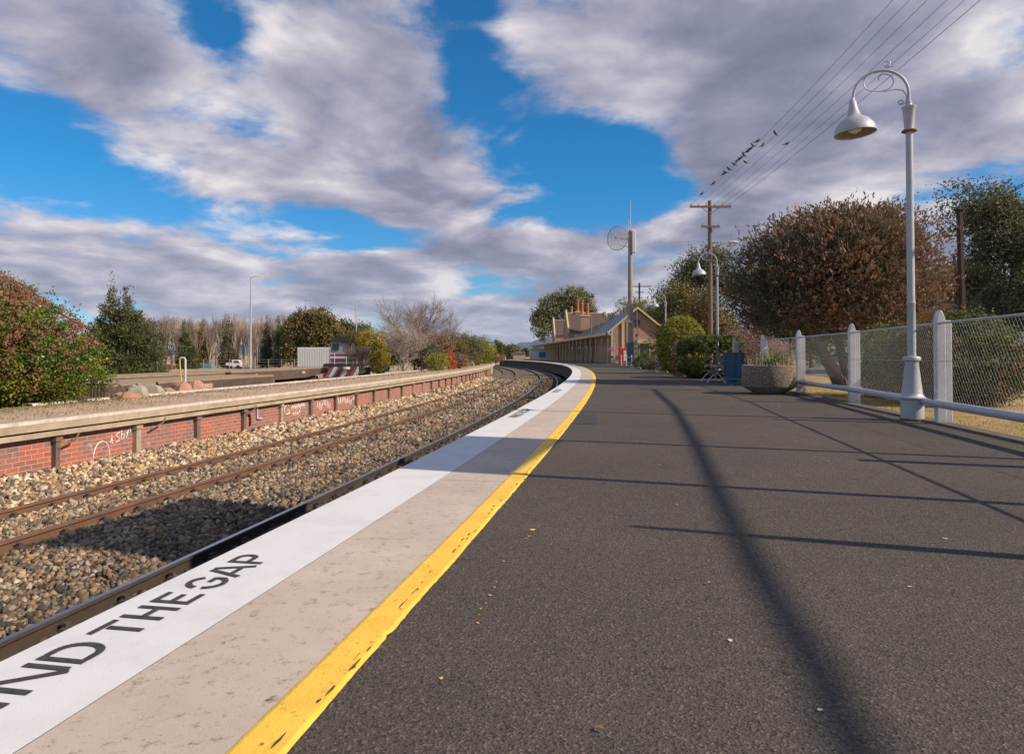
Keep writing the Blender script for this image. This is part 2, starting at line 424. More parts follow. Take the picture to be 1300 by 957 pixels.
def leafmat(name, c1, c2, c3=None, rough=.6, trans=.25, sc=1.3, f3=(.55, .7)):
    m = bpy.data.materials.new(name); m.use_nodes = True; t = NT(m.node_tree); b = t.n['Principled BSDF']
    pos = t.new('ShaderNodeTexCoord').outputs['Object']
    a = t.new('ShaderNodeAttribute'); a.attribute_name = 'rnd'
    f = t.math('ADD', t.math('MULTIPLY', t.noise(pos, sc, 4, .6), .7), t.math('MULTIPLY', a.outputs['Fac'], .5))
    c = t.mix(t.mr(f, .35, .85), c1, c2)
    if c3: c = t.mix(t.mr(t.math('ADD', t.noise(pos, sc * .7 + .3, 3), t.math('MULTIPLY', a.outputs['Fac'], .12)), f3[0], f3[1]), c, c3)
    t.l.new(c, b.inputs['Base Color']); b.inputs['Roughness'].default_value = rough; b.inputs['Specular IOR Level'].default_value = .3
    tr = t.new('ShaderNodeBsdfTranslucent'); t.l.new(c, tr.inputs[0])
    mx = t.new('ShaderNodeMixShader'); mx.inputs[0].default_value = trans
    t.l.new(b.outputs[0], mx.inputs[1]); t.l.new(tr.outputs[0], mx.inputs[2])
    t.l.new(mx.outputs[0], t.n['Material Output'].inputs[0])
    return m
M_BARK = mat('grey_bark', (.16, .125, .10), .95, c2=(.09, .07, .055), vscale=5, bump=.6, bscale=20)
M_TWIG = mat('bare_twig_bark', (.27, .20, .155), .95, c2=(.19, .14, .11), vscale=2)
M_TWIGP = mat('pale_twig_bark', (.38, .32, .27), .95, c2=(.27, .21, .17), vscale=2)
M_PALE = mat('pale_bark', (.36, .30, .25), .95, c2=(.22, .18, .15), vscale=4)

# ------------------------------------------------------------------ foliage builders
def unit(rs, n):
    v = rs.normal(size=(n, 3)); return v / np.linalg.norm(v, axis=1)[:, None]
def quads_mesh(name, ctr, nrm, ln, wd, m, parent, rs, bend=.0, axis=None):
    n = len(ctr)
    if axis is None:
        a = np.cross(nrm, unit(rs, n))
    else: a = axis
    a /= np.linalg.norm(a, axis=1)[:, None] + 1e-9
    b = np.cross(nrm, a); b /= np.linalg.norm(b, axis=1)[:, None] + 1e-9
    L = (ln * rs.uniform(.6, 1.3, n))[:, None]; W = (wd * rs.uniform(.7, 1.2, n))[:, None]
    v = np.stack([ctr - a * L * .5, ctr + b * W * .5, ctr + a * L * .5, ctr - b * W * .5], 1).reshape(-1, 3)
    me = bpy.data.meshes.new(name); me.vertices.add(4 * n); me.vertices.foreach_set('co', v.astype(np.float32).ravel())
    me.loops.add(4 * n); me.loops.foreach_set('vertex_index', np.arange(4 * n, dtype=np.int32))
    me.polygons.add(n); me.polygons.foreach_set('loop_start', np.arange(0, 4 * n, 4, dtype=np.int32))
    me.polygons.foreach_set('loop_total', np.full(n, 4, np.int32)) if hasattr(me.polygons[0], 'loop_total') and False else None
    at_ = me.attributes.new('rnd', 'FLOAT', 'FACE'); at_.data.foreach_set('value', rs.random(n).astype(np.float32))
    me.materials.append(m); me.update(calc_edges=True); me.validate()
    o = bpy.data.objects.new(name, me); C.objects.link(o)
    if parent: o.parent = parent
    return o
def cloud(name, lobes, n, leaf, m, parent, seed, clump=.25, per=40, shell=.30, wid=.55, up=0.0, flat=0.0, rough=.12, zmin=None, box=1.0, keep=None):
    rs = np.random.default_rng(seed); lobes = np.array(lobes, float)
    wt = (lobes[:, 3] * lobes[:, 4] * lobes[:, 5]) ** .7; wt /= wt.sum()
    K = max(3, n // per); li = rs.choice(len(lobes), K, p=wt); d = unit(rs, K)
    ph = rs.uniform(0, 6, 3)
    lump = 1 + rough * (np.sin(d[:, 0] * 5 + ph[0]) * np.cos(d[:, 1] * 6 + ph[1]) + np.sin(d[:, 2] * 7 + ph[2]) * .7) + rs.normal(0, rough * .5, K)
    r = (1 - np.abs(rs.normal(0, shell, K))).clip(.1, 1.1) * lump
    dd_ = np.sign(d) * np.abs(d) ** box
    cc = lobes[li, :3] + dd_ * lobes[li, 3:6] * r[:, None]
    if keep is not None:
        kp = keep(cc, rs); cc = cc[kp]; d = d[kp]; K = len(cc)
    ci = np.repeat(np.arange(K), per); N = len(ci)
    sg = clump * rs.uniform(.5, 1.3, K)
    p = cc[ci] + rs.normal(size=(N, 3)) * sg[ci][:, None] * np.array([1, 1, .8])
    nr = d[ci] * .9 + unit(rs, N) + np.array([0, 0, up])
    nr /= np.linalg.norm(nr, axis=1)[:, None] + 1e-9
    if zmin is not None:
        k = p[:, 2] > zmin; p = p[k]; nr = nr[k]
    return quads_mesh(name, p, nr, leaf * 1.3, leaf * wid * 1.6, m, parent, rs)
def spikes(name, lobes, n, ln, wd, m, parent, seed, shell=.35, outward=.7, rough=.1, zmin=None, per=6, spread=.1, gz=.4):
    """long thin sprays pointing outwards and up"""
    rs = np.random.default_rng(seed); lobes = np.array(lobes, float)
    wt = (lobes[:, 3] * lobes[:, 4] * lobes[:, 5]) ** .7; wt /= wt.sum(); K = n // per
    li = rs.choice(len(lobes), K, p=wt); d = unit(rs, K); ph = rs.uniform(0, 6, 3)
    lump = 1 + rough * (np.sin(d[:, 0] * 6 + ph[0]) * np.cos(d[:, 1] * 7 + ph[1]) + np.sin(d[:, 2] * 8 + ph[2]) * .7) + rs.normal(0, rough * .6, K)
    r = (1 - np.abs(rs.normal(0, shell, K))).clip(.1, 1.1) * lump
    cc = lobes[li, :3] + d * lobes[li, 3:6] * r[:, None]
    ax = d * outward + unit(rs, K) * .5 + np.array([0, 0, gz]); ax /= np.linalg.norm(ax, axis=1)[:, None]
    ci = np.repeat(np.arange(K), per); N = len(ci)
    tt = rs.uniform(-.5, .5, N)[:, None] * ln * 2.2
    p = cc[ci] + ax[ci] * tt + rs.normal(size=(N, 3)) * spread * ln
    a = ax[ci] + unit(rs, N) * .45
    nr = np.cross(a, unit(rs, N)); nr /= np.linalg.norm(nr, axis=1)[:, None] + 1e-9
    if zmin is not None:
        k = p[:, 2] > zmin; p = p[k]; nr = nr[k]; a = a[k]
    return quads_mesh(name, p, nr, ln * 1.25, wd * 1.7, m, parent, rs, axis=a)
def branches(mb, p, d, ln, r, depth, rng, spread=.5, up=.12, nch=3, seg=3, shrink=.72, tmin=.35):
    pts = [p.copy()]; q = p.copy(); dd = d.copy()
    for i in range(seg):
        dd = (dd + Vector((rng.gauss(0, .1), rng.gauss(0, .1), rng.gauss(0, .06) + up * .3))).normalized()
        q = q + dd * ln / seg; pts.append(q.copy())
    e = r * .55
    mb.tube(pts, [r + (e - r) * i / seg for i in range(seg + 1)], 5 if r > .03 else 3, cap=False)
    if depth == 0: return
    for c in range(nch):
        tt = tmin + (1 - tmin) * (c + rng.random()) / nch
        k = min(seg - 1, int(tt * seg)); b = pts[k].lerp(pts[k + 1], tt * seg - k)
        a = rng.uniform(0, 2 * PI); side = Vector((math.cos(a), math.sin(a), 0))
        nd = (dd * (1 - spread) + side * spread + Vector((0, 0, up))).normalized()
        branches(mb, b, nd, ln * shrink * rng.uniform(.75, 1.15), max(r * .5, .004), depth - 1, rng, spread, up, nch, seg, shrink, tmin)
    branches(mb, pts[-1], dd, ln * shrink, max(e, .004), depth - 1, rng, spread, up, nch, seg, shrink, tmin)
def trunk_mesh(base, h, r, lobes, rng, lean=(0, 0), nl=None):
    mb = MB(); top = Vector((base[0] + lean[0], base[1] + lean[1], base[2] + h))
    mid = Vector(base).lerp(top, .5) + Vector((rng.gauss(0, .03 * h), rng.gauss(0, .03 * h), 0))
    mb.tube([Vector(base) - Vector((0, 0, .1)), mid, top], [r, r * .75, r * .5], 8)
    for L in lobes[:nl]:
        c = Vector(L[:3]); s = mid.lerp(top, rng.uniform(.1, .9)); e = c + Vector((0, 0, L[5] * .3))
        m2 = s.lerp(e, .5) + Vector((rng.gauss(0, .1), rng.gauss(0, .1), -.1 * (e - s).length))
        mb.tube([s, m2, e], [r * .42, r * .28, r * .1], 6)
        for k in range(4):
            q = m2.lerp(e, rng.random()); a = rng.uniform(0, 2 * PI)
            mb.tube([q, q + Vector((math.cos(a) * L[3] * .7, math.sin(a) * L[4] * .7, L[5] * rng.uniform(.0, .7)))], [r * .13, r * .04], 4)
    return mb

exec_order = None
# ================================================================== STRUCTURE : ground, platforms, ballast
gm = MB(); ZY = -1.22
gm.add([(-6000, -300, ZY), (6000, -300, ZY), (6000, 9000, ZY), (-6000, 9000, ZY)], [(0, 1, 2, 3)])
tag(gm.build('ground', M_YARD), kind='structure')
o = sweep([(-7.75, -1.1), (-7.5, -.93), (-7.1, -1.02), (-6.6, -1.17), (-6.0, -1.215), (-4.9, -1.215), (-4.2, -1.20), (-3.4, -1.18), (-2.9, -1.2), (-2.5, -1.215), (-1.0, -1.215), (-.4, -1.22), (.15, -1.22)], -8, 260, 1.0).build('ballast_bed', M_BAL)
tag(o, kind='structure')
# near platform
plat = sweep([(.20, -1.3), (.20, -.16), (.0, -.16), (.0, -.008), (6.95, -.008), (6.95, -1.0)], -8, 150, 1.0).build('platform', M_FACE); tag(plat, kind='structure')
o = sweep([(1.27, 0.0), (7.02, 0.0)], -8, 150).build('asphalt_surface', M_ASPH, plat)
o = sweep([(0.0, -.0075), (0.0, .004), (.547, .004)], -8, 150).build('white_edge_strip', M_WHITE, plat)
o = sweep([(.547, .002), (1.14, .002)], -8, 150).build('bare_concrete_strip', M_BEIGE, plat)
ym = MB(); rr = random.Random(5); ys = [-8 + .5 * i for i in range(18)] + [1 + .035 * i for i in range(340)] + [13 + .25 * i for i in range(156)] + [52 + 2 * i for i in range(50)]
for i, y in enumerate(ys):
    j = rr.uniform(-.0015, .0015); k = rr.uniform(-.003, .001) + .003 * math.sin(y * 2.1) * math.sin(y * 5.3) - (.014 * rr.random() if rr.random() < .05 else 0)
    for o_, z in ((1.125 + j, .006), (1.14 + j, .010), (1.268 + k, .010), (1.285 + k, .003)): ym.v.append(tuple(R(y, o_, z)))
for i in range(len(ys) - 1):
    for k in range(3): ym.f.append((4 * i + k, 4 * i + k + 1, 4 * i + k + 5, 4 * i + k + 4))
ym.build('yellow_line', M_YEL, plat)
M_CHIP = mat('chipped_mossy_gap', (.035, .03, .02), .95, c2=(.09, .085, .03), vscale=30)
hm = MB()
for i in range(90):
    y = 2.0 + 12 * rr.random() ** 1.3; o_ = 1.243 + rr.gauss(0, .007) + .012 * math.sin(y * 3.1); L_ = rr.uniform(.006, .045) * (1.6 if rr.random() < .1 else 1); w_ = rr.uniform(.0015, .006) * (1.8 if rr.random() < .12 else 1)
    n = 8; a0 = rr.random(); z = .0105 + .00002 * i
    c = R(y, o_, z); hm.add([c] + [tuple(R(y + L_ * math.cos(a0 + 2 * PI * k / n) * rr.uniform(.5, 1.3), o_ + w_ * math.sin(a0 + 2 * PI * k / n) * rr.uniform(.5, 1.4), z)) for k in range(n)], [(0, k + 1, (k + 1) % n + 1) for k in range(n)])
hm.build('chipped_gaps', M_CHIP, plat)
sweep([(6.95, -.02), (6.98, .035), (7.2, .04), (7.3, -.02)], -8, 120).build('asphalt_kerb', M_KERB, plat)
M_PATCH = mat('newer_asphalt_patch', (.035, .037, .043), .85, var=.3, vscale=8)
pm = MB(); q = [G(716, 538, .004), G(758, 538, .004), G(757, 525.5, .004), G(724, 525.5, .004)]; pm.add(q, [(0, 1, 2, 3)]); pm.build('asphalt_patch', M_PATCH, plat)
# yellow paint drips and pale droppings on the asphalt
M_DRIP = mat('yellow_paint_drips', (.62, .42, .08), .7)
dm = MB()
for px, py, r_ in [(676, 672, .02), (671, 680, .009), (668, 683, .006), (640, 712, .008), (628, 745, .006), (622, 755, .007), (610, 772, .006), (606, 790, .008), (617, 765, .005), (630, 738, .005), (560, 860, .008), (700, 690, .005)]:
    c = G(px, py, .004); n = 9; a0 = rr.random() * 6
    dm.add([c] + [(c.x + r_ * rr.uniform(.4, 1.5) * math.cos(a0 + 2 * PI * k / n), c.y + r_ * rr.uniform(.4, 1.3) * math.sin(a0 + 2 * PI * k / n), .004) for k in range(n)], [(0, k + 1, (k + 1) % n + 1) for k in range(n)])
dm.build('paint_drips', M_DRIP, plat)
M_DROP = mat('pale_bird_droppings', (.5, .48, .44), .8)
dm = MB()
for px, py, r_ in [(927, 812, .014), (1155, 744, .012), (1200, 683, .014), (838, 590, .012), (745, 560, .01), (1010, 560, .012), (990, 515, .03), (860, 640, .01), (1040, 900, .01)]:
    c = G(px, py, .0045); n = 9; a0 = rr.random() * 6
    dm.add([c] + [(c.x + r_ * rr.uniform(.4, 1.6) * math.cos(a0 + 2 * PI * k / n), c.y + r_ * rr.uniform(.3, 1.2) * math.sin(a0 + 2 * PI * k / n), .0045) for k in range(n)], [(0, k + 1, (k + 1) % n + 1) for k in range(n)])
dm.build('bird_droppings', M_DROP, plat)
# fine cracks
cm = MB()
for (a, b) in (((640, 552), (1290, 605)),):
    pass
M_DLEAF = mat('dry_leaf', (.30, .17, .07), .9, c2=(.18, .10, .05), vscale=9)
hm = MB()
for i in range(130):
    y = 2.2 + 26 * rr.random() ** 1.2; o_ = rr.choice((rr.uniform(.6, 7), 7.15 - abs(rr.gauss(0, .35)), 7.15 - abs(rr.gauss(0, .2)))); a = rr.uniform(0, 6.3); L_ = rr.uniform(.010, .022); c = R(y, o_, .014)
    d1 = Vector((math.cos(a), math.sin(a), 0)) * L_; d2 = Vector((-math.sin(a), math.cos(a), rr.uniform(.1, .5))) * L_ * .45
    hm.add([c - d1, c + d2, c + d1, c - d2 + Vector((0, 0, .006))], [(0, 1, 2), (0, 2, 3)])
tag(hm.build('fallen_leaves', M_DLEAF), 'tiny dry leaves scattered over the asphalt and along the fence', 'leaves', kind='stuff')
# painted words MIND THE GAP, stencil letters in unit boxes (u along the line, v towards the track)
def arc(cx, cy, rx, ry, a0, a1, n=14): return [(cx + rx * math.cos(rad(a0 + (a1 - a0) * i / n)), cy + ry * math.sin(rad(a0 + (a1 - a0) * i / n))) for i in range(n + 1)]
LET = {'M': [[(0, 0), (0, 1)], [(.1, 1), (.48, .25)], [(.52, .25), (.9, 1)], [(1, 0), (1, 1)]],
       'I': [[(.5, 0), (.5, 1)]], 'N': [[(.04, 0), (.04, .93)], [(.12, 1), (.88, 0)], [(.96, .07), (.96, 1)]],
       'D': [[(.06, 0), (.06, 1)], [(.22, .95), (.5, .95)] + arc(.5, .5, .45, .45, 90, -90) + [(.22, .05)]],
       'T': [[(0, .94), (1, .94)], [(.5, 0), (.5, .80)]], 'H': [[(.06, 0), (.06, 1)], [(.2, .5), (.8, .5)], [(.94, 0), (.94, 1)]],
       'E': [[(.08, 0), (.08, 1)], [(.24, .94), (1, .94)], [(.24, .5), (.85, .5)], [(.24, .06), (1, .06)]],
       'G': [arc(.52, .5, .46, .45, 40, 165), arc(.52, .5, .46, .45, 195, 330) , [(.92, .2), (.92, .46)], [(.95, .47), (.6, .47)]],
       'A': [[(0, 0), (.42, 1)], [(.58, 1), (1, 0)], [(.3, .3), (.7, .3)]],
       'P': [[(.06, 0), (.06, 1)], [(.22, .95), (.6, .95)] + arc(.6, .7, .32, .25, 90, -90) + [(.22, .45)]]}
WORDS = [('M', 1.93, 2.12), ('I', 2.16, 2.25), ('N', 2.28, 2.46), ('D', 2.50, 2.65), ('T', 2.725, 2.86), ('H', 2.90, 3.02), ('E', 3.075, 3.19), ('G', 3.26, 3.42), ('A', 3.45, 3.61), ('P', 3.655, 3.79)]
def lettering(y0, h0=.30, h1=.115):
    m = MB(); th = .029
    for ch, a, b in WORDS:
        for st in LET[ch]:
            pts = [(a + y0 + (b - a) * u, h0 + (h1 - h0) * v) for u, v in st]
            for i in range(len(pts) - 1):
                (s1, o1), (s2, o2) = pts[i], pts[i + 1]; L = math.hypot(s2 - s1, o2 - o1) + 1e-9
                nx, ny = -(o2 - o1) / L * th / 2, (s2 - s1) / L * th / 2
                ex, ey = ((s2 - s1) / L * th * .15, (o2 - o1) / L * th * .15)
                q = [(s1 - ex + nx, o1 - ey + ny), (s2 + ex + nx, o2 + ey + ny), (s2 + ex - nx, o2 + ey - ny), (s1 - ex - nx, o1 - ey - ny)]
                m.add([R(s, o_, .0078 + .0001 * (len(m.f) % 5)) for s, o_ in q], [(0, 1, 2, 3)])
    return m
for y0 in (0, 10.1, 18.0): lettering(y0).build('painted_lettering', M_BLACK, plat)

# raised land east of the platform
em = MB(); ys = list(range(-40, 420, 4))
for y in ys:
    p = R(min(y, 150), 7.2, -.03); x0 = p.x if y <= 150 else p.x + 0.0
    em.v += [(x0, y, -1.3), (x0, y, -.03), (x0 + 4, y, -.035), (x0 + 900, y, -.04)]
for i in range(len(ys) - 1):
    for k in range(3): em.f.append((4 * i + k, 4 * i + k + 1, 4 * i + k + 5, 4 * i + k + 4))
tag(em.build('lawn', M_LAWN), kind='structure')
rm = MB(); rm.add([(13.5, 20, -.02), (80, 20, -.02), (95, 140, -.02), (22, 75, -.02), (17.5, 44, -.02)], [(0, 1, 2, 3, 4)])
tag(rm.build('road', M_ROAD), kind='structure')
# far (west) platform
wp = sweep([(-7.70, -1.2), (-7.70, -.17), (-7.48, -.17), (-7.48, -.012), (-10.6, -.012), (-10.6, -1.2)], -8, 96).build('opposite_platform', M_COPE); tag(wp, kind='structure')
sweep([(-7.66, .0), (-10.45, .0)], -8, 96).build('earth_surface', M_DECK, wp)
sweep([(-7.474, -.05), (-7.474, .006), (-7.60, .008)], -8, 96).build('worn_white_edge', M_COPEW, wp)
sweep([(-10.38, .0), (-10.38, .05), (-10.62, .05), (-10.62, -.1)], 13, 96).build('back_edge_kerb', M_COPEW, wp)
# brick wall under it
bw = thing('brick_wall', 'red brick platform wall with chalky graffiti under the opposite platform edge', 'wall', R(12, -7.66, -1.1))
bo = -bw.location
def wchild(m, name, mt, parent=bw, **k):
    m.v = [(a - bw.location.x, b - bw.location.y, c - bw.location.z) for a, b, c in m.v]
    return m.build(name, mt, parent, **k)
wchild(sweep([(-7.655, -1.15), (-7.655, -.18)], -8, 74), 'brickwork', M_BRICK)
wchild(sweep([(-7.56, -.30), (-7.51, -.29), (-7.51, -.205), (-7.60, -.2), (-7.64, -.24)], -8, 74, closed=True), 'conduit_ledge', M_COPE)
for k in range(-2, 31):
    y = 10.65 + 2.0 * k; m = MB(); wd = rr.choice((.10, .13, .13))
    p = R(y, -7.62, -.68); m.box(p, (.11, wd, .95), head(y)); m.box(R(y, -7.60, -.36), (.12, wd + .05, .07), head(y))
    wchild(m, 'pilaster', M_PILA if rr.random() < .7 else M_COPE)
# graffiti strokes on the bricks: (along, height)
def strokes(lst, r=.009):
    m = MB()
    for st in lst: m.tube([R(s, -7.648, z) for s, z in st], r, 5)
    return m
y0 = 11.45
gr = [[(y0 + .62 * 0 + .30 + .2 * math.cos(rad(a)), -.80 + .26 * math.sin(rad(a))) for a in range(-5, 200, 12)],
      [(11.98, -.60), (12.0, -.50)], [(12.03, -.62), (12.0, -.45)], [(12.08, -.57), (12.085, -.565)],
      [(12.22, -.42), (12.14, -.44), (12.13, -.49), (12.2, -.52), (12.2, -.58), (12.12, -.6)],
      [(12.27, -.36), (12.26, -.56), (12.33, -.55), (12.34, -.47), (12.27, -.46)], [(12.36, -.38), (12.46, -.37), (12.4, -.55)], [(12.38, -.45), (12.46, -.44)],
      [(12.5, -.33), (12.51, -.45)]]
g_ = strokes(gr); wchild(g_, 'graffiti', M_CHALK)
gr2 = []
for cy, cz in ((19.1, -.52),):
    gr2.append([(cy + .16 * math.cos(rad(a)), cz + .14 * math.sin(rad(a))) for a in range(40, 330, 20)]); gr2.append([(cy, cz), (cy + .16, cz - .02), (cy + .14, cz - .14)])
for i in range(7):
    a, z = 19.4 + .13 * i, -.48 + rr.uniform(-.05, .05)
    gr2.append([(a, z), (a + .06, z + .1), (a + .08, z - .06), (a + .14, z + .05)])
    if i < 4: gr2.append([(a + .1, z - .2), (a + .15, z - .12), (a + .22, z - .22)])
for i in range(16):
    a, z = 21.2 + .22 * i, -.55 + rr.uniform(-.08, .08)
    if rr.random() < .8: gr2.append([(a, z - .08), (a + .05, z + .12), (a + .12, z - .1), (a + .2, z + .08)])
wchild(strokes(gr2, .012), 'graffiti', M_CHALK)
# little brackets and a drain pipe on the wall
for y, z in ((10.95, -.40), (13.3, -.33), (17.0, -.34), (24.3, -.36)):
    m = MB(); m.tube([R(y - .3, -7.56, z - .12), R(y, -7.5, z), R(y + .08, -7.5, z + .1)], .016, 6); wchild(m, 'bracket', M_PILA)
m = MB(); m.tube([R(17.35, -7.62, -.3), R(17.35, -7.62, -.62), R(17.6, -7.62, -.64)], .022, 6); wchild(m, 'drain_pipe', M_FENCE)
m = MB(); m.tube([R(16.9, -7.62, -.42), R(17.0, -7.62, -.55), R(17.0, -7.62, -.78)], .026, 6); wchild(m, 'drain_pipe', M_POLED)

# ================================================================== tracks
def rail_prof(o, zt):
    return [(o - .034, zt), (o + .034, zt), (o + .036, zt - .03), (o + .01, zt - .045), (o + .01, zt - .125), (o + .07, zt - .145), (o + .07, zt - .155), (o - .07, zt - .155), (o - .07, zt - .145), (o - .01, zt - .125), (o - .01, zt - .045), (o - .036, zt - .03)]
def track(offs, mrail, mhead, label, cat, Y1=255):
    tr = thing('railway_track', label, cat, R(6, (offs[0] + offs[1]) / 2, -1.2))
    loc = tr.location
    def ch(m, name, mt, parent=tr):
        m.v = [(a - loc.x, b - loc.y, c - loc.z) for a, b, c in m.v]; return m.build(name, mt, parent)
    for of in offs:
        r_ = ch(sweep(rail_prof(of, -1.066), -6, Y1, 1.0, closed=True), 'rail', mrail)
        ch(sweep([(of - .033, -1.0655), (of - .02, -1.062), (of + .02, -1.062), (of + .033, -1.0655)], -6, Y1), 'running_surface', mhead, r_)
    mid = (offs[0] + offs[1]) / 2; rg = random.Random(int(-mid * 10))
    for k in range(96):
        y = 2.0 + k * .66; m = MB(); h = head(y)
        m.box(R(y, mid, -1.29), (2.45, .23, .13), h)
        for of in offs:
            for sgn in (-1, 1):
                m.box(R(y, of + sgn * .115, -1.19), (.12, .19, .075), h, taper=.75)
                m.box(R(y, of + sgn * .075, -1.15), (.05, .05, .06), h)
        ch(m, 'sleeper', M_SLEEP)
    return tr
track((-1.066, -2.498), M_RUST2, M_SHINE, 'main track with polished blue-grey rail heads right beside the platform edge', 'railway track')
track((-4.99, -6.42), M_RUST, M_DULLHEAD, 'brown rusty track in the gravel along the brick platform wall', 'railway track')
# siding beyond the opposite platform, simple
def siding(off, Y0, Y1, label):
    tr = thing('siding_track', label, 'railway track', R((Y0 + Y1) / 2, off, ZY)); loc = tr.location
    for of in (off - .717, off + .717):
        m = sweep(rail_prof(of, -1.066), Y0, Y1, 2.0, closed=True); m.v = [(a - loc.x, b - loc.y, c - loc.z) for a, b, c in m.v]; m.build('rail', M_RUST, tr)
siding(-13.7, -5, 60, 'rusty siding rails just behind the opposite platform'); siding(-18.3, 5, 110, 'rusty siding rails in the yard under the locomotive')
# loose ballast
def stones(name, areas, seed):
    rs = np.random.default_rng(seed); V = []; Cc = []
    pal = np.array([(.47, .36, .23), (.38, .25, .14), (.52, .44, .33), (.29, .20, .125), (.12, .10, .085), (.08, .07, .062), (.46, .27, .12), (.30, .26, .22), (.58, .50, .37), (.17, .12, .085)])
    prof = [(-7.6, -.88), (-7.1, -1.02), (-6.6, -1.17), (-6.0, -1.205), (-4.9, -1.205), (-4.2, -1.19), (-3.4, -1.17), (-2.9, -1.19), (-2.5, -1.205), (-.4, -1.21), (.2, -1.21)]
    po = np.array([a for a, b in prof]); pz = np.array([b for a, b in prof])
    cube = np.array([(x, y, z) for z in (-1, 1) for x, y in ((-1, -1), (1, -1), (1, 1), (-1, 1))], float)
    for (Y0, Y1, o0, o1, den, r) in areas:
        n = int((Y1 - Y0) * (o1 - o0) * den)
        y = rs.uniform(Y0, Y1, n); of = rs.uniform(o0, o1, n)
        ok = np.ones(n, bool)
        for q in (-1.066, -2.498, -4.99, -6.42): ok &= np.abs(of - q) > .055 + r * .6
        y = y[ok]; of = of[ok]; n = len(y)
        z = np.interp(of, po, pz) + rs.uniform(-.02, .03, n) + .02 * np.sin(y * 3 + of * 2)
        near = np.zeros(n, bool)
        for q in (-1.066, -2.498, -4.99, -6.42): near |= np.abs(of - q) < .22
        z = np.where(near, np.minimum(z, -1.20), z)
        s = y / 1.1; Ev = 1.1 * (PA[0] + PA[1] * s + PA[2] * s ** 2 + PA[3] * s ** 3); dv = PA[1] + 2 * PA[2] * s + 3 * PA[3] * s ** 2; nn = np.sqrt(1 + dv ** 2)
        ctr = np.stack([Ev + of / nn, y - of * dv / nn, z], 1)
        size = r * rs.uniform(.5, 1.35, (n, 1)) * rs.uniform(.45, 1.25, (n, 3))
        v = cube[None] * rs.uniform(.45, 1.15, (n, 8, 3)) + rs.normal(0, .10, (n, 8, 3))
        v *= size[:, None, :]
        q = rs.normal(size=(n, 4)); q /= np.linalg.norm(q, axis=1)[:, None]
        w_, x_, y_, z_ = q.T
        Rm = np.stack([1 - 2 * (y_ ** 2 + z_ ** 2), 2 * (x_ * y_ - z_ * w_), 2 * (x_ * z_ + y_ * w_), 2 * (x_ * y_ + z_ * w_), 1 - 2 * (x_ ** 2 + z_ ** 2), 2 * (y_ * z_ - x_ * w_), 2 * (x_ * z_ - y_ * w_), 2 * (y_ * z_ + x_ * w_), 1 - 2 * (x_ ** 2 + y_ ** 2)], 1).reshape(n, 3, 3)
        v = np.einsum('nij,nkj->nki', Rm, v) + ctr[:, None]
        V.append(v.reshape(-1, 3))
        # paler near the wall, darker around the near track
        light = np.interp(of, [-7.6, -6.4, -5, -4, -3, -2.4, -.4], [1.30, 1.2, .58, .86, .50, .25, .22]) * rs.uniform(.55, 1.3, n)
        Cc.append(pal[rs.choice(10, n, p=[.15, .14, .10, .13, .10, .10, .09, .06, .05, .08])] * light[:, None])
    V = np.concatenate(V); Cc = np.concatenate(Cc); n = len(Cc)
    base = np.array([(3, 2, 1, 0), (4, 5, 6, 7), (0, 1, 5, 4), (1, 2, 6, 5), (2, 3, 7, 6), (3, 0, 4, 7)])
    idx = (base[None] + 8 * np.arange(n)[:, None, None]).reshape(-1)
    me = bpy.data.meshes.new(name); me.vertices.add(len(V)); me.vertices.foreach_set('co', V.astype(np.float32).ravel())
    me.loops.add(len(idx)); me.loops.foreach_set('vertex_index', idx.astype(np.int32))
    me.polygons.add(6 * n); me.polygons.foreach_set('loop_start', np.arange(0, 24 * n, 4, dtype=np.int32))
    a = me.attributes.new('Col', 'FLOAT_COLOR', 'FACE'); cf = np.repeat(np.c_[Cc, np.ones(n)], 6, 0)
    a.data.foreach_set('color', cf.astype(np.float32).ravel())
    me.materials.append(M_STONE); me.update(calc_edges=True)
    o = bpy.data.objects.new(name, me); C.objects.link(o); return o
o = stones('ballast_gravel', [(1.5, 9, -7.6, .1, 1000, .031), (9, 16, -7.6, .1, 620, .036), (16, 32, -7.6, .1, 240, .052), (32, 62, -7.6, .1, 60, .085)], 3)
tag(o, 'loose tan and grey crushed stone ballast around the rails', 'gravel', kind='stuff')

# ================================================================== RIGHT SIDE : fence
FP = [(5.25, 2.2), (6.02, 6.4), (6.85, 10.9), (7.74, 15.5), (8.30, 19.7), (8.92, 24.2), (9.35, 28.6)]
fence = thing('chain_link_fence', 'white chain link fence with pointed posts and a low blue-grey pipe rail along the platform', 'fence', (6.85, 10.9, 0))
FL = fence.location
def fch(m, name, mt, parent=None, **k):
    m.v = [(a - FL.x, b - FL.y, c - FL.z) for a, b, c in m.v]; return m.build(name, mt, parent or fence, **k)
for i, (x, y) in enumerate(FP):
    d = Vector((FP[min(i + 1, 6)][0] - FP[max(i - 1, 0)][0], FP[min(i + 1, 6)][1] - FP[max(i - 1, 0)][1], 0)).normalized(); rz = math.atan2(d.y, d.x) - PI / 2
    m = MB(); M = Matrix.Translation((x, y, 0)) @ Matrix.Rotation(rz, 4, 'Z')
    wd = .085
    m.prism([(-.10, -.05), (.035, -.05), (.035, 1.66), (.0, 1.77), (-.03, 1.815), (-.05, 1.80), (-.085, 1.72), (-.10, 1.62)], 'y', -.09, .05)
    m.prism([(.037, -.05), (.13, -.05), (.13, 1.62), (.115, 1.65), (.037, 1.64)], 'y', -.075, .05)
    m.xf(M); fch(m, 'fence_post', M_FENCE, bevel=.012)
    m = MB(); m.tube([(x - .09, y - .06, 1.58), (x + .02, y - .075, 1.575), (x + .09, y - .02, 1.58)], .012, 5); fch(m, 'bracket', M_WIRE)
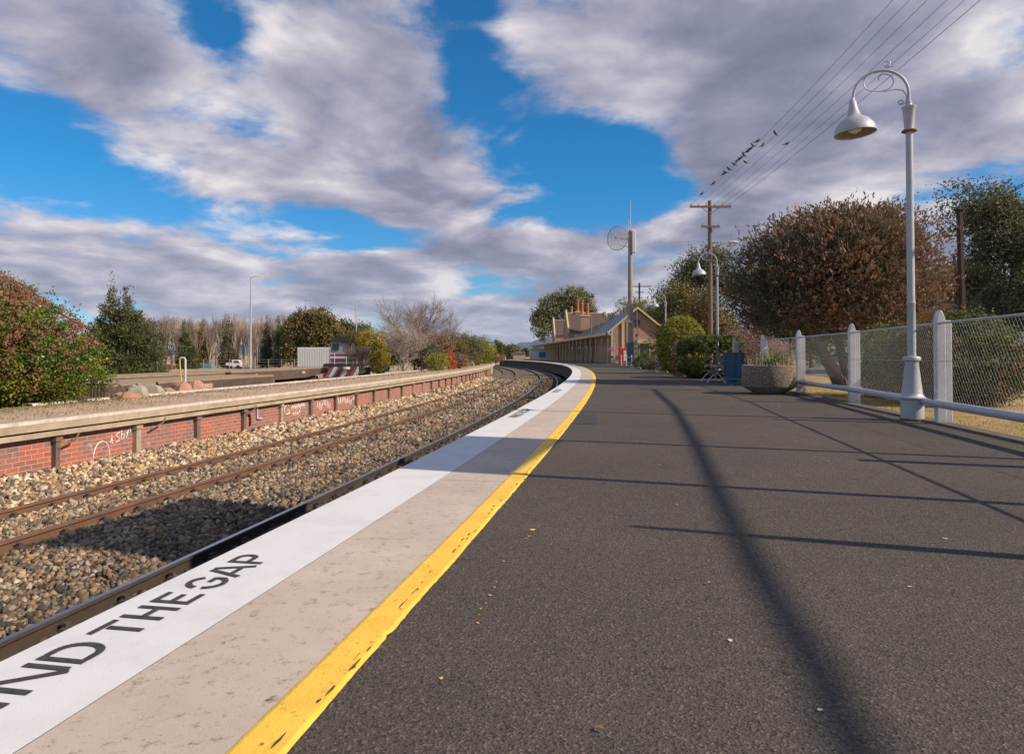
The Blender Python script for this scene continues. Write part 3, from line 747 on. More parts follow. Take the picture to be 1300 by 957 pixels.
def fpt(i, t_, off, z):
    a, b = Vector((*FP[i], 0)), Vector((*FP[i + 1], 0)); p = a.lerp(b, t_); d = (b - a).normalized()
    return Vector((p.x - d.y * off, p.y + d.x * off, z))
m = MB(); m.tube([fpt(i, 0, .07, 1.60) for i in range(6)] + [fpt(5, 1, .07, 1.60)], .017, 8); fch(m, 'top_rail', M_RAILP, smooth=True)
m = MB(); m.tube([fpt(i, 0, .125, .33) for i in range(6)] + [fpt(5, 1, .12, .33)], .062, 12); fch(m, 'bottom_rail', M_RAILP, smooth=True)
for z in (1.0,):
    m = MB(); m.tube([fpt(i, 0, .055, z) for i in range(6)] + [fpt(5, 1, .055, z)], .004, 4); fch(m, 'line_wire', M_WIRE)
for i in range(6):
    a, b = Vector((*FP[i], 0)), Vector((*FP[i + 1], 0)); L = (b - a).length; z0, z1 = .36, 1.585; hh = z1 - z0; st = .085 if i >= 1 else .12
    k = .72; m = MB(); r_ = .0012 if i < 4 else .0013
    n = int((L + hh * k) / st)
    for sg in (1, -1):
        for j in range(n):
            u0 = j * st - (hh * k if sg > 0 else 0); pts = []
            ua, ub = (u0, u0 + hh * k) if sg > 0 else (u0 + 0, u0 - hh * k)
            # clip
            def P_(u, z): 
                return fpt(i, u / L, .05 + sg * .0025, z)
            ta, tb = 0.0, 1.0
            du = ub - ua
            if du > 0: ta = max(0, -ua / du); tb = min(1, (L - ua) / du)
            else: ta = max(0, (L - ua) / du); tb = min(1, -ua / du)
            if tb - ta < .02: continue
            m.tube([P_(ua + du * ta, z0 + hh * ta), P_(ua + du * tb, z0 + hh * tb)], r_, 3, cap=False)
    fch(m, 'mesh_panel', M_WIRE)

# ------------------------------------------------------------------ heritage lamps
def arcp(cx, cz, r, a0, a1, n=16, r1=None):
    r1 = r if r1 is None else r1
    return [(cx + (r + (r1 - r) * i / n) * math.cos(rad(a0 + (a1 - a0) * i / n)), 0, cz + (r + (r1 - r) * i / n) * math.sin(rad(a0 + (a1 - a0) * i / n))) for i in range(n + 1)]
def make_lamp():
    t_ = thing('platform_lamp', 'x', 'street lamp')
    m = MB()
    m.lathe((0, 0, 0), [(.185, 0), (.185, .03), (.175, .035), (.175, .36), (.20, .375), (.205, .40), (.17, .43), (.155, .47), (.10, .98), (.105, 1.0), (.135, 1.02), (.135, 1.06), (.12, 1.08), (.075, 1.09)], 20)
    m.build('base', M_LAMP, t_, smooth=True)
    m = MB(); m.lathe((0, 0, 0), [(.183, -.01), (.19, .0), (.19, .05), (.178, .055)], 20); m.build('rusty_foot', M_STAIN, t_, smooth=True)
    m = MB(); m.lathe((0, 0, 0), [(.066, 1.08), (.066, 1.5), (.063, 1.95), (.070, 1.96), (.070, 1.99), (.060, 2.0), (.055, 4.86), (.10, 4.87)], 16); m.build('pole', M_LAMP, t_, smooth=True)
    m = MB(); m.lathe((0, 0, 0), [(.075, 4.86), (.10, 4.87), (.10, 4.89), (.075, 4.90), (.072, 4.93), (.098, 5.25), (.112, 5.27), (.112, 5.29), (.055, 5.31), (.045, 5.34), (.05, 5.37), (.03, 5.40)], 18); m.build('collar', M_LAMP, t_, smooth=True)
    m = MB(); m.lathe((0, 0, 0), [(.100, 4.90), (.118, 4.885), (.118, 4.87), (.1, 4.86)], 18); m.build('rusty_band', M_STAIN, t_, smooth=True)
    m = MB()
    arm = [(0, 0, 5.36), (.0, 0, 5.52)] + arcp(-.43, 5.52, .43, 0, 180, 24)[1:] + [(-.865, 0, 5.46)]
    m.tube(arm, .024, 10); m.build('arm', M_LAMP, t_, smooth=True)
    m = MB()
    m.tube(arcp(-.13, 5.44, .05, 300, -120, 14, .03)[::-1] + [(-.05, 0, 5.42), (-.03, 0, 5.56), (-.10, 0, 5.68), (-.22, 0, 5.71), (-.40, 0, 5.69), (-.55, 0, 5.71)] + arcp(-.56, 5.90, .19, 265, 100, 12)[1:] + [(-.50, 0, 6.10)], .011, 6)
    m.tube([(-.55, 0, 5.71), (-.45, 0, 5.70)] + arcp(-.42, 5.88, .17, 280, 440, 12)[0:] + arcp(-.42, 5.93, .12, 80, 190, 8, .07), .010, 6)
    m.tube([(-.30, 0, 6.20)] + arcp(-.36, 6.26, .06, -40, 300, 14, .035), .011, 6)
    m.box((-.33, 0, 6.19), (.14, .02, .015))
    m.v = [(x * .93, y, 5.38 + (z - 5.44) * .83) for x, y, z in m.v]
    m.build('scroll', M_LAMP, t_, smooth=True)
    cx = -.875; m = MB()
    T = Matrix.Translation((cx, 0, 5.49)) @ Matrix.Rotation(rad(-4), 4, 'Y') @ Matrix.Diagonal((1, 1, 1.03, 1))
    m.lathe((0, 0, 0), [(.035, .02), (.045, -.02), (.055, -.03), (.075, -.16), (.11, -.27), (.14, -.30), (.23, -.36), (.31, -.46), (.335, -.56), (.335, -.575), (.322, -.565), (.30, -.47), (.22, -.375), (.12, -.31), (.05, -.25)], 28, close=False)
    m.xf(T); m.build('shade', M_LAMP, t_, smooth=True)
    sh = t_.children[-1] if False else None
    m = MB(); m.lathe((0, 0, 0), [(.317, -.555), (.296, -.47), (.215, -.382), (.06, -.30)], 28, close=False); m.xf(T); m.build('shade_lining', M_LAMPIN, t_, smooth=True)
    m = MB(); m.lathe((0, 0, 0), [(.01, -.30), (.09, -.38), (.12, -.47), (.10, -.53), (.02, -.57)], 16); m.xf(T); m.build('lamp_bowl', M_GLASS, t_, smooth=True)
    return t_
lamp0 = make_lamp()
lamps = [((6.70, 11.45), 1.0, 'nearest and tallest silver lamp post with a scrolled arm beside the fence'),
         ((9.75, 32.4), 1.0, 'silver lamp post with hanging bell shade behind the bench and clipped hedge'),
         ((12.15, 54.0), 1.0, 'silver lamp post rising out of the clipped round bush with its shade above it'),
         ((11.6, 77.5), .68, 'small pale lamp post standing before the brick gable of the station')]
for i, ((x, y), sc, lb) in enumerate(lamps):
    o = lamp0 if i == 0 else copy_tree(lamp0)
    o.location = (x, y, -.01); o.scale = (sc,) * 3; o.rotation_euler.z = rad(-14 if i == 0 else -6); tag(o, lb, 'street lamp', 'scrolled lamp posts along the platform')

# ------------------------------------------------------------------ planter, bin, benches
pl = thing('planter', 'round exposed-aggregate concrete planter bowl at the edge of the asphalt', 'planter', (7.25, 19.3, 0))
m = MB(); m.lathe((0, 0, 0), [(.40, 0), (.42, .03), (.70, .19), (.725, .24), (.725, .80), (.70, .815), (.64, .81), (.63, .70)], 40); m.build('bowl', M_AGG, pl, smooth=True)
m = MB(); m.lathe((0, 0, 0), [(.0, .74), (.635, .73)], 24, close=False); m.build('soil', M_SOIL, pl)
M_STRAP = leafmat('strap_leaf', (0.155, 0.186, 0.062), (0.341, 0.264, 0.124), (0.465, 0.248, 0.139), sc=4)
pp = thing('strappy_plant', 'scruffy half-dry strap-leaved plant growing in the concrete planter', 'plant', (7.25, 19.3, .74))
m = MB(); rg = random.Random(4)
for k in range(150):
    cx, cy = rg.gauss(.12, .20), rg.gauss(0, .2); a = rg.uniform(0, 2 * PI); L = rg.uniform(.2, .62); s_ = rg.uniform(.1, .6); w_ = rg.uniform(.008, .018)
    pts = [Vector((cx + math.cos(a) * L * s_ * u, cy + math.sin(a) * L * s_ * u, L * (u - .35 * u * u * s_))) for u in (0, .35, .7, 1)]
    sd = Vector((-math.sin(a), math.cos(a), 0)) * w_
    vs = []; 
    for q, u in zip(pts, (1, 1, .7, .05)): vs += [q - sd * u, q + sd * u]
    m.add(vs, [(2 * j, 2 * j + 1, 2 * j + 3, 2 * j + 2) for j in range(3)])
m.build('leaves', M_STRAP, pp)
for x, y, h in ((-.34, .05, .42), (-.28, -.05, .38), (-.22, .1, .45), (-.38, -.1, .3), (.3, 0, .6)): MB().tube([(x, y, -.02), (x + .02, y, h)], .012, 5).build('dry_stalk', M_PALE, pp)

bn = thing('litter_bin', 'dark blue lattice-sided litter bin with a teal base beside the planter', 'bin', (8.02, 24.7, 0))
m = MB(); m.lathe((0, 0, 0), [(.30, .20), (.335, .26), (.345, 1.12)], 28, close=False)
for k in range(28):
    a = 2 * PI * k / 28; m.tube([(.342 * math.cos(a), .342 * math.sin(a), .27), (.35 * math.cos(a), .35 * math.sin(a), 1.10)], .010, 4)
for z in [.30 + .115 * i for i in range(8)]:
    m.lathe((0, 0, 0), [(.345, z - .01), (.362, z - .008), (.362, z + .008), (.345, z + .01)], 28, close=False)
m.build('body', M_BIN, bn)
m = MB(); m.lathe((0, 0, 0), [(.345, 1.10), (.372, 1.10), (.375, 1.18), (.355, 1.19), (.33, 1.18), (.32, .9)], 28, close=False); m.build('rim', M_DARK, bn, smooth=True)
m = MB(); m.lathe((0, 0, 0), [(.10, .14), (.36, .20), (.375, .25), (.35, .27)], 28, close=False); m.lathe((0, 0, 0), [(.12, 0), (.12, .02), (.06, .05), (.06, .16)], 14); m.build('base', M_BINT, bn, smooth=True)

def make_bench():
    t_ = thing('bench', 'x', 'bench')
    for i, x in enumerate((-.24, -.14, -.04, .06, .16)):
        m = MB(); m.box((x, 0, .455), (.085, 1.9, .03)); m.build('seat_slat', M_DARK, t_)
    for z, x in ((.58, .23), (.70, .255), (.82, .28), (.94, .305)):
        m = MB(); m.box((x, 0, z), (.03, 1.9, .095)); m.build('back_slat', M_DARK, t_)
    for y in (-.78, .78):
        m = MB()
        m.tube([(-.36, y, 0), (-.30, y, .14), (-.16, y, .30), (-.02, y, .36), (.10, y, .30), (.22, y, .14), (.30, y, .0)], .020, 6)
        m.tube([(-.28, y, .42), (.2, y, .43), (.25, y, .60), (.33, y, 1.0)], .018, 6)
        m.tube([(-.02, y, .36), (-.02, y, .43)], .02, 6)
        m.tube([(.24, y, .60), (.1, y, .68), (-.1, y, .67), (-.22, y, .66), (-.25, y, .60), (-.2, y, .57)], .014, 6)
        m.tube([(-.36, y, .0), (-.41, y, .02)], .02, 6); m.tube([(.30, y, .0), (.36, y, .02)], .02, 6)
        m.build('iron_end', M_IRONW, t_, smooth=True)
    return t_
b0 = make_bench()
for i, (x, y, lb) in enumerate([(8.15, 27.6, 'grey slatted bench with white iron legs, nearest the blue litter bin'),
                                (9.5, 43.5, 'slatted platform bench on white legs in front of the garden bed beyond the round bush'),
                                (10.3, 57.0, 'slatted platform bench on white legs near the foot of the antenna mast'),
                                (11.4, 76.0, 'farthest small slatted bench before the station gable wall')]):
    o = b0 if i == 0 else copy_tree(b0); o.location = (x, y, 0); o.rotation_euler.z = head(y); tag(o, lb, 'bench', 'benches along the platform')

# ------------------------------------------------------------------ vegetation, right
L_BROWN = leafmat('russet_foliage', (.17, .125, .09), (.32, .215, .15), (.34, .17, .10), sc=.9)
L_OLIVE = leafmat('grey_olive_foliage', (.085, .09, .06), (.18, .16, .10), (.20, .145, .09), sc=.8)
L_GOLD = leafmat('gold_green_foliage', (0.171, 0.202, 0.0388), (0.341, 0.31, 0.0543), sc=2)
L_DKGRN = leafmat('dark_green_foliage', (0.0388, 0.0697, 0.0217), (0.109, 0.139, 0.0388), (0.186, 0.186, 0.0465), sc=2)
L_RED = leafmat('red_tipped_foliage', (.05, .085, .025), (.14, .15, .045), (.23, .10, .06), sc=2.5, f3=(.58, .75))
L_EUC = leafmat('eucalypt_foliage', (.09, .10, .055), (.20, .19, .105), sc=.7)
L_EUC2 = leafmat('far_eucalypt_foliage', (0.109, 0.132, 0.0697), (0.264, 0.248, 0.116), sc=.4)
L_ORANGE = leafmat('autumn_foliage', (.13, .11, .04), (.25, .18, .06), (.12, .13, .05), sc=.5)
L_PINK = leafmat('pinkish_twigs', (.20, .13, .10), (.32, .21, .17), sc=2)
L_PINE = leafmat('pine_foliage', (.055, .07, .03), (.14, .15, .05), sc=.6)
L_YEL = leafmat('yellow_green_foliage', (0.186, 0.186, 0.031), (0.465, 0.357, 0.0543), (0.527, 0.372, 0.0775), sc=1.2)
L_PHOT = leafmat('glossy_hedge_foliage', (.04, .09, .012), (.14, .19, .025), (.34, .32, .04), sc=1.2, rough=.35, f3=(.60, .82))
L_BLOOM = leafmat('dusty_red_blossom', (.25, .085, .055), (.34, .16, .11), (.50, .36, .27), sc=4, f3=(.66, .86))

# big russet shrub tree behind the fence
bt = thing('russet_shrub_tree', 'huge rounded russet and grey-green shrub tree on leaning trunks behind the fence', 'tree', (12.3, 25.5, -.03))
lob = [(-.4, 0, 4.3, 3.2, 3.0, 2.3), (1.5, -.2, 4.1, 2.1, 2.6, 2.3), (-2.3, .2, 3.9, 1.8, 2.3, 1.9), (.3, 0, 5.1, 2.7, 2.4, 1.75), (2.55, .2, 3.3, .95, 1.8, 1.4), (-2.7, 0, 3.1, 1.3, 1.9, 1.15), (1.2, -.6, 2.8, 2.4, 2.0, .9), (-1.3, -.3, 2.8, 1.9, 2.0, .9)]
gl = lambda ls, s: [l for i, l in enumerate(ls) if i in s]
spikes('crown', gl(lob, (0, 3, 5, 2)), 52000, .12, .032, L_OLIVE, bt, 21, shell=.28, rough=.11, spread=.35, gz=.5)
spikes('crown', gl(lob, (0, 3, 1, 4, 6, 7)), 60000, .11, .034, L_BROWN, bt, 22, shell=.28, rough=.12, spread=.35, gz=.5)
rg = random.Random(8); m = MB()
for (a, b, c) in (((0.2, 0, -.2), (-.9, -.2, 1.5), (-2.2, 0, 3.4)), ((.3, 0, -.2), (.0, .2, 1.6), (-.6, .3, 4.0)), ((.45, .1, -.2), (.55, 0, 1.6), (1.0, 0, 4.2)), ((.6, 0, -.2), (1.2, .1, 1.4), (2.2, .1, 3.3)), ((.1, .3, -.2), (-.5, .6, 1.3), (-1.4, 1.0, 3.2))):
    a, b, c = map(Vector, (a, b, c)); m.tube([a, b, c], [.20, .15, .06], 8)
    for k in range(7):
        q = b.lerp(c, rg.random()); m.tube([q, q + Vector((rg.uniform(-1, 1), rg.uniform(-1, 1), rg.uniform(.2, 1.3)))], [.045, .012], 4)
m.build('trunk', M_BARK, bt)
def bush(name, label, cat, loc, lobes, n, leaf, m_, seed, group=None, clump=.12, stem=True, **k):
    b_ = thing(name, label, cat, loc, 0, group)
    cloud('foliage', lobes, n, leaf, m_, b_, seed, clump=clump, zmin=-.05, **k)
    if stem:
        mb = MB(); rg = random.Random(seed)
        for i in range(6):
            L = lobes[i % len(lobes)]
            e = Vector((L[0] + rg.uniform(-.5, .5) * L[3], L[1] + rg.uniform(-.5, .5) * L[4], L[2] + L[5] * .4)); s_ = Vector((rg.uniform(-.15, .15), rg.uniform(-.15, .15), -.1))
            mb.tube([s_, s_.lerp(e, .5) + Vector((0, 0, .1)), e], [.05, .035, .012], 5)
        mb.build('stems', M_BARK, b_)
    return b_
bush('round_hedge', 'red-tipped rounded bush right behind the fence panel past the nearest lamp', 'bush', (10.15, 15.6, -.03), [(0, 0, 1.0, 1.35, 1.3, 1.05), (0, 0, .7, 1.3, 1.25, .75), (.1, 0, 1.3, 1.0, 1.0, .78)], 56000, .05, L_RED, 31, shell=.14, rough=.04)
bush('dark_hedge', 'dark green rounded bush seen through the fence just left of the nearest lamp post', 'bush', (10.3, 18.2, -.03), [(0, 0, 1.0, 1.15, 1.2, 1.0), (.3, 0, .8, 1.1, 1.1, .8), (0, 0, .45, 1.0, 1.1, .5)], 18000, .06, L_DKGRN, 32, shell=.14, rough=.04)
bush('ball_topiary', 'tall clipped yellow-green ball of a bush in front of the station gable', 'bush', (9.9, 40.0, -.03), [(0, 0, 2.0, 1.38, 1.4, 1.38), (-.05, 0, 1.2, 1.3, 1.3, 1.2)], 80000, .052, L_GOLD, 33, shell=.07, rough=.02, clump=.05)
bush('clipped_hedge', 'dark clipped box-shaped hedge behind the nearest bench', 'hedge', (9.2, 32.3, -.03), [(.15, 0, 1.05, 1.45, 1.3, 1.02)], 70000, .055, L_DKGRN, 34, shell=.08, rough=.02, clump=.05, box=.6)
bush('brown_shrub', 'small brown dried shrub squeezed between the ball bush and the dark hedge', 'bush', (8.6, 34.8, -.03), [(0, 0, .9, .5, .5, .85)], 5000, .06, L_BROWN, 35, shell=.2)
bush('pink_shrub', 'dusty pink leafless-looking shrub behind the chain link fence under the big russet tree', 'bush', (12.4, 36.0, -.03), [(0, 0, 1.5, 1.3, 1.2, 1.2), (1.4, 0, 1.2, 1.2, 1.2, 1.0)], 9000, .07, L_PINK, 36, shell=.4, clump=.2)
for i, (px, py, Y, r_, h, mt) in enumerate([(818, 470, 52, .9, 1.2, L_DKGRN), (855, 473, 44, .7, .6, L_GOLD), (838, 470, 48, .8, .8, L_OLIVE), (842, 441, 62, 1.6, 2.2, L_DKGRN), (824, 440, 66, 1.8, 2.6, L_DKGRN)]):
    p = at(px, py, Y)
    bush('garden_bush', ['low dark bush at the garden edge near the antenna mast', 'small yellow-green tuft at the foot of the ball bush', 'greyish low bush between the benches and the garden fence', 'dark green shrub hiding the right end of the gable wall', 'leafy shrub under the gable window of the station'][i], 'bush', (p.x, Y, -.03), [(0, 0, h * .5, r_, r_, h * .55)], 3500, .07, mt, 40 + i, shell=.2)
# grass tufts at the feet (stuff)
rs = np.random.default_rng(9); n = 14000
yy = rs.uniform(3, 32, n); oo = 7.32 + np.abs(rs.normal(0, 1.1, n)); pts = np.array([R(a, b, -.03) for a, b in zip(yy, oo)])
ln_ = .045; ax = unit(rs, n) * .5 + np.array([0, 0, 1.0]); nr = np.cross(ax, unit(rs, n)); nr /= np.linalg.norm(nr, axis=1)[:, None]
L_GRASS = leafmat('dry_grass_blades', (0.391, 0.265, 0.115), (0.299, 0.23, 0.0805), (0.149, 0.172, 0.046), sc=.8)
o = quads_mesh('grass', pts + ax * .015, nr, ln_, .006, L_GRASS, None, rs, axis=ax); tag(o, 'short dry yellow grass behind the platform fence', 'grass', kind='stuff')

def tree(name, label, cat, loc, lobes, n, leaf, m_, seed, h=None, r=.2, group=None, bark=None, lean=(0, 0), **k):
    t_ = thing(name, label, cat, loc, 0, group); rg = random.Random(seed)
    h = h or max(l[2] for l in lobes)
    trunk_mesh((0, 0, 0), h, r, lobes, rg, lean).build('trunk', bark or M_BARK, t_)
    cloud('crown', lobes, n, leaf, m_, t_, seed, **k); return t_
def lobes_of(rx, z0, z1, n, seed, ry=None, sz=.42):
    rg = random.Random(seed); out = []; ry = ry or rx; H = z1 - z0
    for i in range(n):
        a = rg.uniform(0, 2 * PI); q = rg.random() ** .6; z = rg.uniform(z0, z1 - H * .1); e = math.sqrt(max(.08, 1 - ((z - (z0 + z1) / 2) / (H * .56)) ** 2))
        s_ = rx * sz * rg.uniform(.6, 1.2)
        out.append((math.cos(a) * rx * q * e * .8, math.sin(a) * ry * q * e * .8, z, s_, s_, s_ * .8))
    return out
def T(px, Y): 
    p = at(px, 450, Y); return (p.x, Y, -.04)
tree('eucalyptus', 'tall loose eucalyptus at the right edge of the view behind the dark post', 'tree', T(1296, 40), lobes_of(4.4, 2.6, 10.9, 34, 51), 44000, .14, L_EUC, 51, r=.3, clump=.36, shell=.45, per=50)
tree('eucalyptus', 'lower grey-green eucalyptus between the russet shrub tree and the dark post', 'tree', T(1216, 46), lobes_of(3.6, 1.5, 7.9, 24, 52), 30000, .14, L_EUC, 52, r=.25, clump=.38, shell=.45, per=50)
tree('dense_tree', 'dense dark tree low behind the red-tipped bush', 'tree', T(1262, 52), lobes_of(4.4, .8, 6.2, 18, 53), 24000, .15, L_OLIVE, 53, r=.25, clump=.4, shell=.4)
tree('autumn_tree', 'orange-brown and green tree behind the second lamp post', 'tree', T(884, 62), lobes_of(3.8, 1.0, 7.6, 20, 54), 30000, .16, L_ORANGE, 54, r=.3, clump=.42, shell=.4)
tree('tall_green_tree', 'tall green tree whose crown stands behind the timber power pole', 'tree', T(893, 72), [(-.8, 0, 10.6, 1.9, 2, 1.4), (1.4, 0, 11.2, 2.0, 2, 1.5), (-3.2, 0, 7.2, 1.8, 2, 1.3), (-1.8, 0, 8.7, 1.6, 2, 1.2), (1.0, 0, 9.2, 2.4, 2, 1.6), (3.2, 0, 8.4, 1.8, 2, 1.6), (-.5, 0, 7.6, 2.4, 2, 1.5)], 22000, .17, L_EUC, 55, r=.3, clump=.42, shell=.4)
tree('dark_tree', 'dark green tree left of the autumn-coloured one above the station garden', 'tree', T(858, 92), [(-2.0, 0, 6.8, 1.8, 2, 1.2), (0, 0, 7.6, 1.8, 2, 1.3), (1.8, 0, 6.4, 2.0, 2, 1.5), (-.6, 0, 5.6, 2.4, 2, 1.4), (.6, 0, 3.6, 3.0, 2, 1.8)], 16000, .18, L_DKGRN, 56, r=.25, clump=.4, shell=.4)
tree('eucalyptus', 'grey-green distant eucalyptus to the right of the antenna mast above the gable', 'tree', T(815, 125), [(-1.5, 0, 9.0, 3, 3, 2.6), (1.8, 0, 7.6, 3, 3, 2.4), (-3.2, 0, 6.6, 2.4, 3, 2.2), (3.8, 0, 5.8, 3, 3, 2.4)], 12000, .25, L_EUC2, 57, r=.3, clump=.6, shell=.4)
tree('eucalyptus', 'broad eucalyptus with two crowns rising behind the station chimneys', 'tree', T(716, 215), [(-6.80, 0.00, 10.20, 4.35, 4.08, 4.08), (-4.90, 0.00, 15.64, 4.62, 4.08, 4.08), (-1.09, 0.00, 18.50, 3.54, 4.08, 3.26), (3.54, 0.00, 19.31, 4.35, 4.08, 3.26), (7.07, 0.00, 16.59, 3.81, 4.08, 3.54), (1.36, 0.00, 13.06, 5.71, 4.08, 4.35), (-8.43, 0.00, 12.24, 2.45, 4.08, 2.45), (6.80, 0.00, 10.88, 4.08, 4.08, 4.08)], 26000, .40, L_EUC2, 58, r=.4, clump=.65, shell=.35)
for i, (px, Y, r_, h, mt, lb) in enumerate([(1030, 60, 4.0, 4.2, L_DKGRN, 'dark mass of a tree behind the russet tree trunks'), (1140, 70, 5, 5.5, L_OLIVE, 'olive tree in the distance above the parked cars'), (960, 66, 4, 4.4, L_BROWN, 'brownish tree behind the pink shrub'), (1330, 60, 5, 6, L_EUC, 'eucalyptus partly outside the right edge beyond the shed'), (1200, 66, 4, 4.6, L_EUC, 'mid-green tree low beyond the road')]):
    tree('roadside_tree', lb, 'tree', T(px, Y), lobes_of(r_, 2.0, h + .8, 12, 60 + i, sz=.5), 12000, .17, mt, 60 + i, r=.22, clump=.45, shell=.4)

# ------------------------------------------------------------------ posts, mast, power pole, wires, birds
o = thing('power_pole', 'timber power pole with two crossarms and a street light arm behind the second lamp', 'power pole', (13.95, 48, 0))
m = MB(); m.tube([(0, 0, -.5), (0, 0, 6), (0, 0, 11.95)], [.19, .165, .13], 10); m.build('pole', M_POLEW, o, smooth=True)
for z, hw in ((11.5, 1.45), (10.1, .65)):
    m = MB(); m.box((0, -.18, z), (hw * 2, .10, .14)); m.tube([(-.5 * hw, -.2, z), (0, -.15, z - .5)], .02, 4); m.tube([(.5 * hw, -.2, z), (0, -.15, z - .5)], .02, 4); a_ = m.build('crossarm', M_POLEW, o)
    m = MB()
    for x in ((-1.35, -.85, -.3, .3, .85, 1.35) if hw > 1 else (-.55, .55)): m.lathe((x, -.18, z + .07), [(.02, 0), (.05, .05), (.035, .08), (.05, .11), (.03, .16)], 8)
    m.build('insulators', M_PALE, a_)
m = MB(); m.tube([(0, -.1, 8.3), (.5, -.3, 8.75), (1.1, -.5, 8.9), (1.3, -.6, 8.9)], .03, 6); a_ = m.build('light_arm', M_CONCP, o)
m = MB(); m.lathe((0, 0, 0), [(.05, -.3), (.13, -.2), (.17, .1), (.12, .3), (.03, .36)], 10); m.xf(Matrix.Translation((1.45, -.6, 8.93)) @ Matrix.Rotation(rad(90), 4, 'Y') @ Matrix.Scale(.6, 4, (1, 0, 0))); m.build('light_head', M_FENCE, a_, smooth=True)
NP = Vector((9.7, -6.0, 0))
o2 = thing('power_pole', 'timber power pole behind the viewer that carries the overhead wires', 'power pole', NP)
m = MB(); m.tube([(0, 0, -.5), (0, 0, 11.9)], [.17, .13], 8); m.build('pole', M_POLEW, o2)
m = MB(); m.box((0, 0, 11.5), (2.9, .1, .14)); m.build('crossarm', M_POLEW, o2)
WX = (-1.35, -.85, -.3, .3, .85, 1.35); WIRES = []
for i, x in enumerate(WX):
    a = Vector((13.95 + x, 47.8, 11.7)); b = Vector((NP.x + x, NP.y, 11.5)); sag = .95 - .06 * i
    pts = [a.lerp(b, k / 40) - Vector((0, 0, sag * 4 * (k / 40) * (1 - k / 40))) for k in range(41)]
    WIRES.append(pts)
    m = MB(); m.tube(pts, .008 if i != 5 else .011, 4); c0 = pts[0]; m.v = [(p[0] - c0.x, p[1] - c0.y, p[2] - c0.z) for p in m.v]
    tag(m.build('overhead_wire', M_CABLE, loc=c0), ['overhead wire carrying the flock of birds, leftmost of the six', 'overhead wire second from the left on the power pole crossarm', 'overhead wire third from the left on the power pole crossarm', 'overhead wire fourth from the left on the power pole crossarm', 'overhead wire fifth from the left on the power pole crossarm', 'rightmost and thickest overhead wire on the power pole crossarm'][i], 'wire', 'overhead wires from the power pole')
def make_bird():
    m = MB()
    body = [(-.14, .0, .03, .003), (-.09, 0, .035, .012), (-.03, 0, .055, .035), (.02, 0, .085, .042), (.06, 0, .12, .034), (.085, 0, .15, .026), (.105, 0, .16, .02), (.125, 0, .155, .007), (.14, 0, .15, .002)]
    m.tube([b[:3] for b in body], [b[3] for b in body], 8)
    m.box((-.13, 0, .02), (.12, .045, .008)); m.tube([(0, .012, .05), (0, .012, 0)], .004, 3); m.tube([(0, -.012, .05), (0, -.012, 0)], .004, 3)
    return m
bm0 = make_bird().build('perched_bird', mat('black_feathers', (.015, .014, .016), .6), smooth=True)
tag(bm0, 'small black bird perched in the flock on the overhead wires', 'bird', 'birds perched on the overhead wires')
rg = random.Random(77); first = True
def proj(p):
    d = p - Vector((0, 0, EYE)); y = d.y * math.cos(PITCH) + d.z * math.sin(PITCH); z = -d.y * math.sin(PITCH) + d.z * math.cos(PITCH)
    return 650 + F * d.x / y, 434 - F * z / y
for (wi, py) in [(0, 248), (0, 235), (0, 221), (0, 223), (0, 217), (0, 211), (0, 208), (0, 205), (0, 202), (0, 199), (0, 195), (0, 191), (0, 187), (0, 182), (1, 208), (1, 187), (1, 172), (3, 185)]:
    pts = WIRES[wi]; 
    for a, b in zip(pts[:-1], pts[1:]):
        ya, yb = proj(a)[1], proj(b)[1]
        if b.y > 5 and min(ya, yb) <= py <= max(ya, yb):
            q = a.lerp(b, (py - ya) / (yb - ya)); break
    o = bm0 if first else bm0.copy()
    if not first: C.objects.link(o)
    first = False; o.location = q + Vector((0, 0, .01)); s_ = rg.uniform(.9, 1.25); o.scale = (s_,) * 3; o.rotation_euler = (0, rg.uniform(-.2, .2), rg.choice((0, PI)) + rg.uniform(-.6, .6))
    if wi == 3: o['label'] = 'lone black bird perched well right of the flock on another wire'; del o['group']

mast = thing('antenna_mast', 'tall pale mast with a grid dish before the station gable', 'mast', (13.1, 75.5, 0))
m = MB(); m.tube([(0, 0, -.2), (0, 0, 7), (0, 0, 14.9)], [.36, .29, .21], 14); m.build('pole', M_CONCP, mast, smooth=True)
m = MB(); m.lathe((0, 0, 0), [(.42, 0), (.42, 2.4), (.40, 2.45), (.33, 2.46)], 14); m.build('blue_sleeve', M_BLUEP, mast, smooth=True)
m = MB(); R_ = 1.32; Md = Matrix.Translation((-1.15, -.3, 13.9)) @ Matrix.Rotation(rad(-38), 4, 'Z') @ Matrix.Rotation(rad(90), 4, 'X')
def dz_(x, y): return .55 * ((x * x + y * y) / (R_ * R_))
for k in range(25):
    y = -R_ + 2 * R_ * (k + .5) / 25; hx = math.sqrt(R_ * R_ - y * y) * .98
    m.tube([(hx * u, y, dz_(hx * u, y)) for u in [i / 6 - 1 for i in range(13)]], .012, 4)
for k in range(9):
    x = -R_ + 2 * R_ * (k + .5) / 9; hy = math.sqrt(R_ * R_ - x * x)
    m.tube([(x, hy * u, dz_(x, hy * u)) for u in [i / 6 - 1 for i in range(13)]], .014, 4)
m.tube([(R_ * math.cos(2 * PI * k / 32), R_ * math.sin(2 * PI * k / 32), .55) for k in range(33)], .035, 5)
m.tube([(0, 0, 0), (0, 0, .95)], .035, 5); m.lathe((0, 0, .85), [(.04, 0), (.11, .05), (.11, .15), (.04, .2)], 10)
m.xf(Md); m.build('grid_dish', M_CONCP, mast)
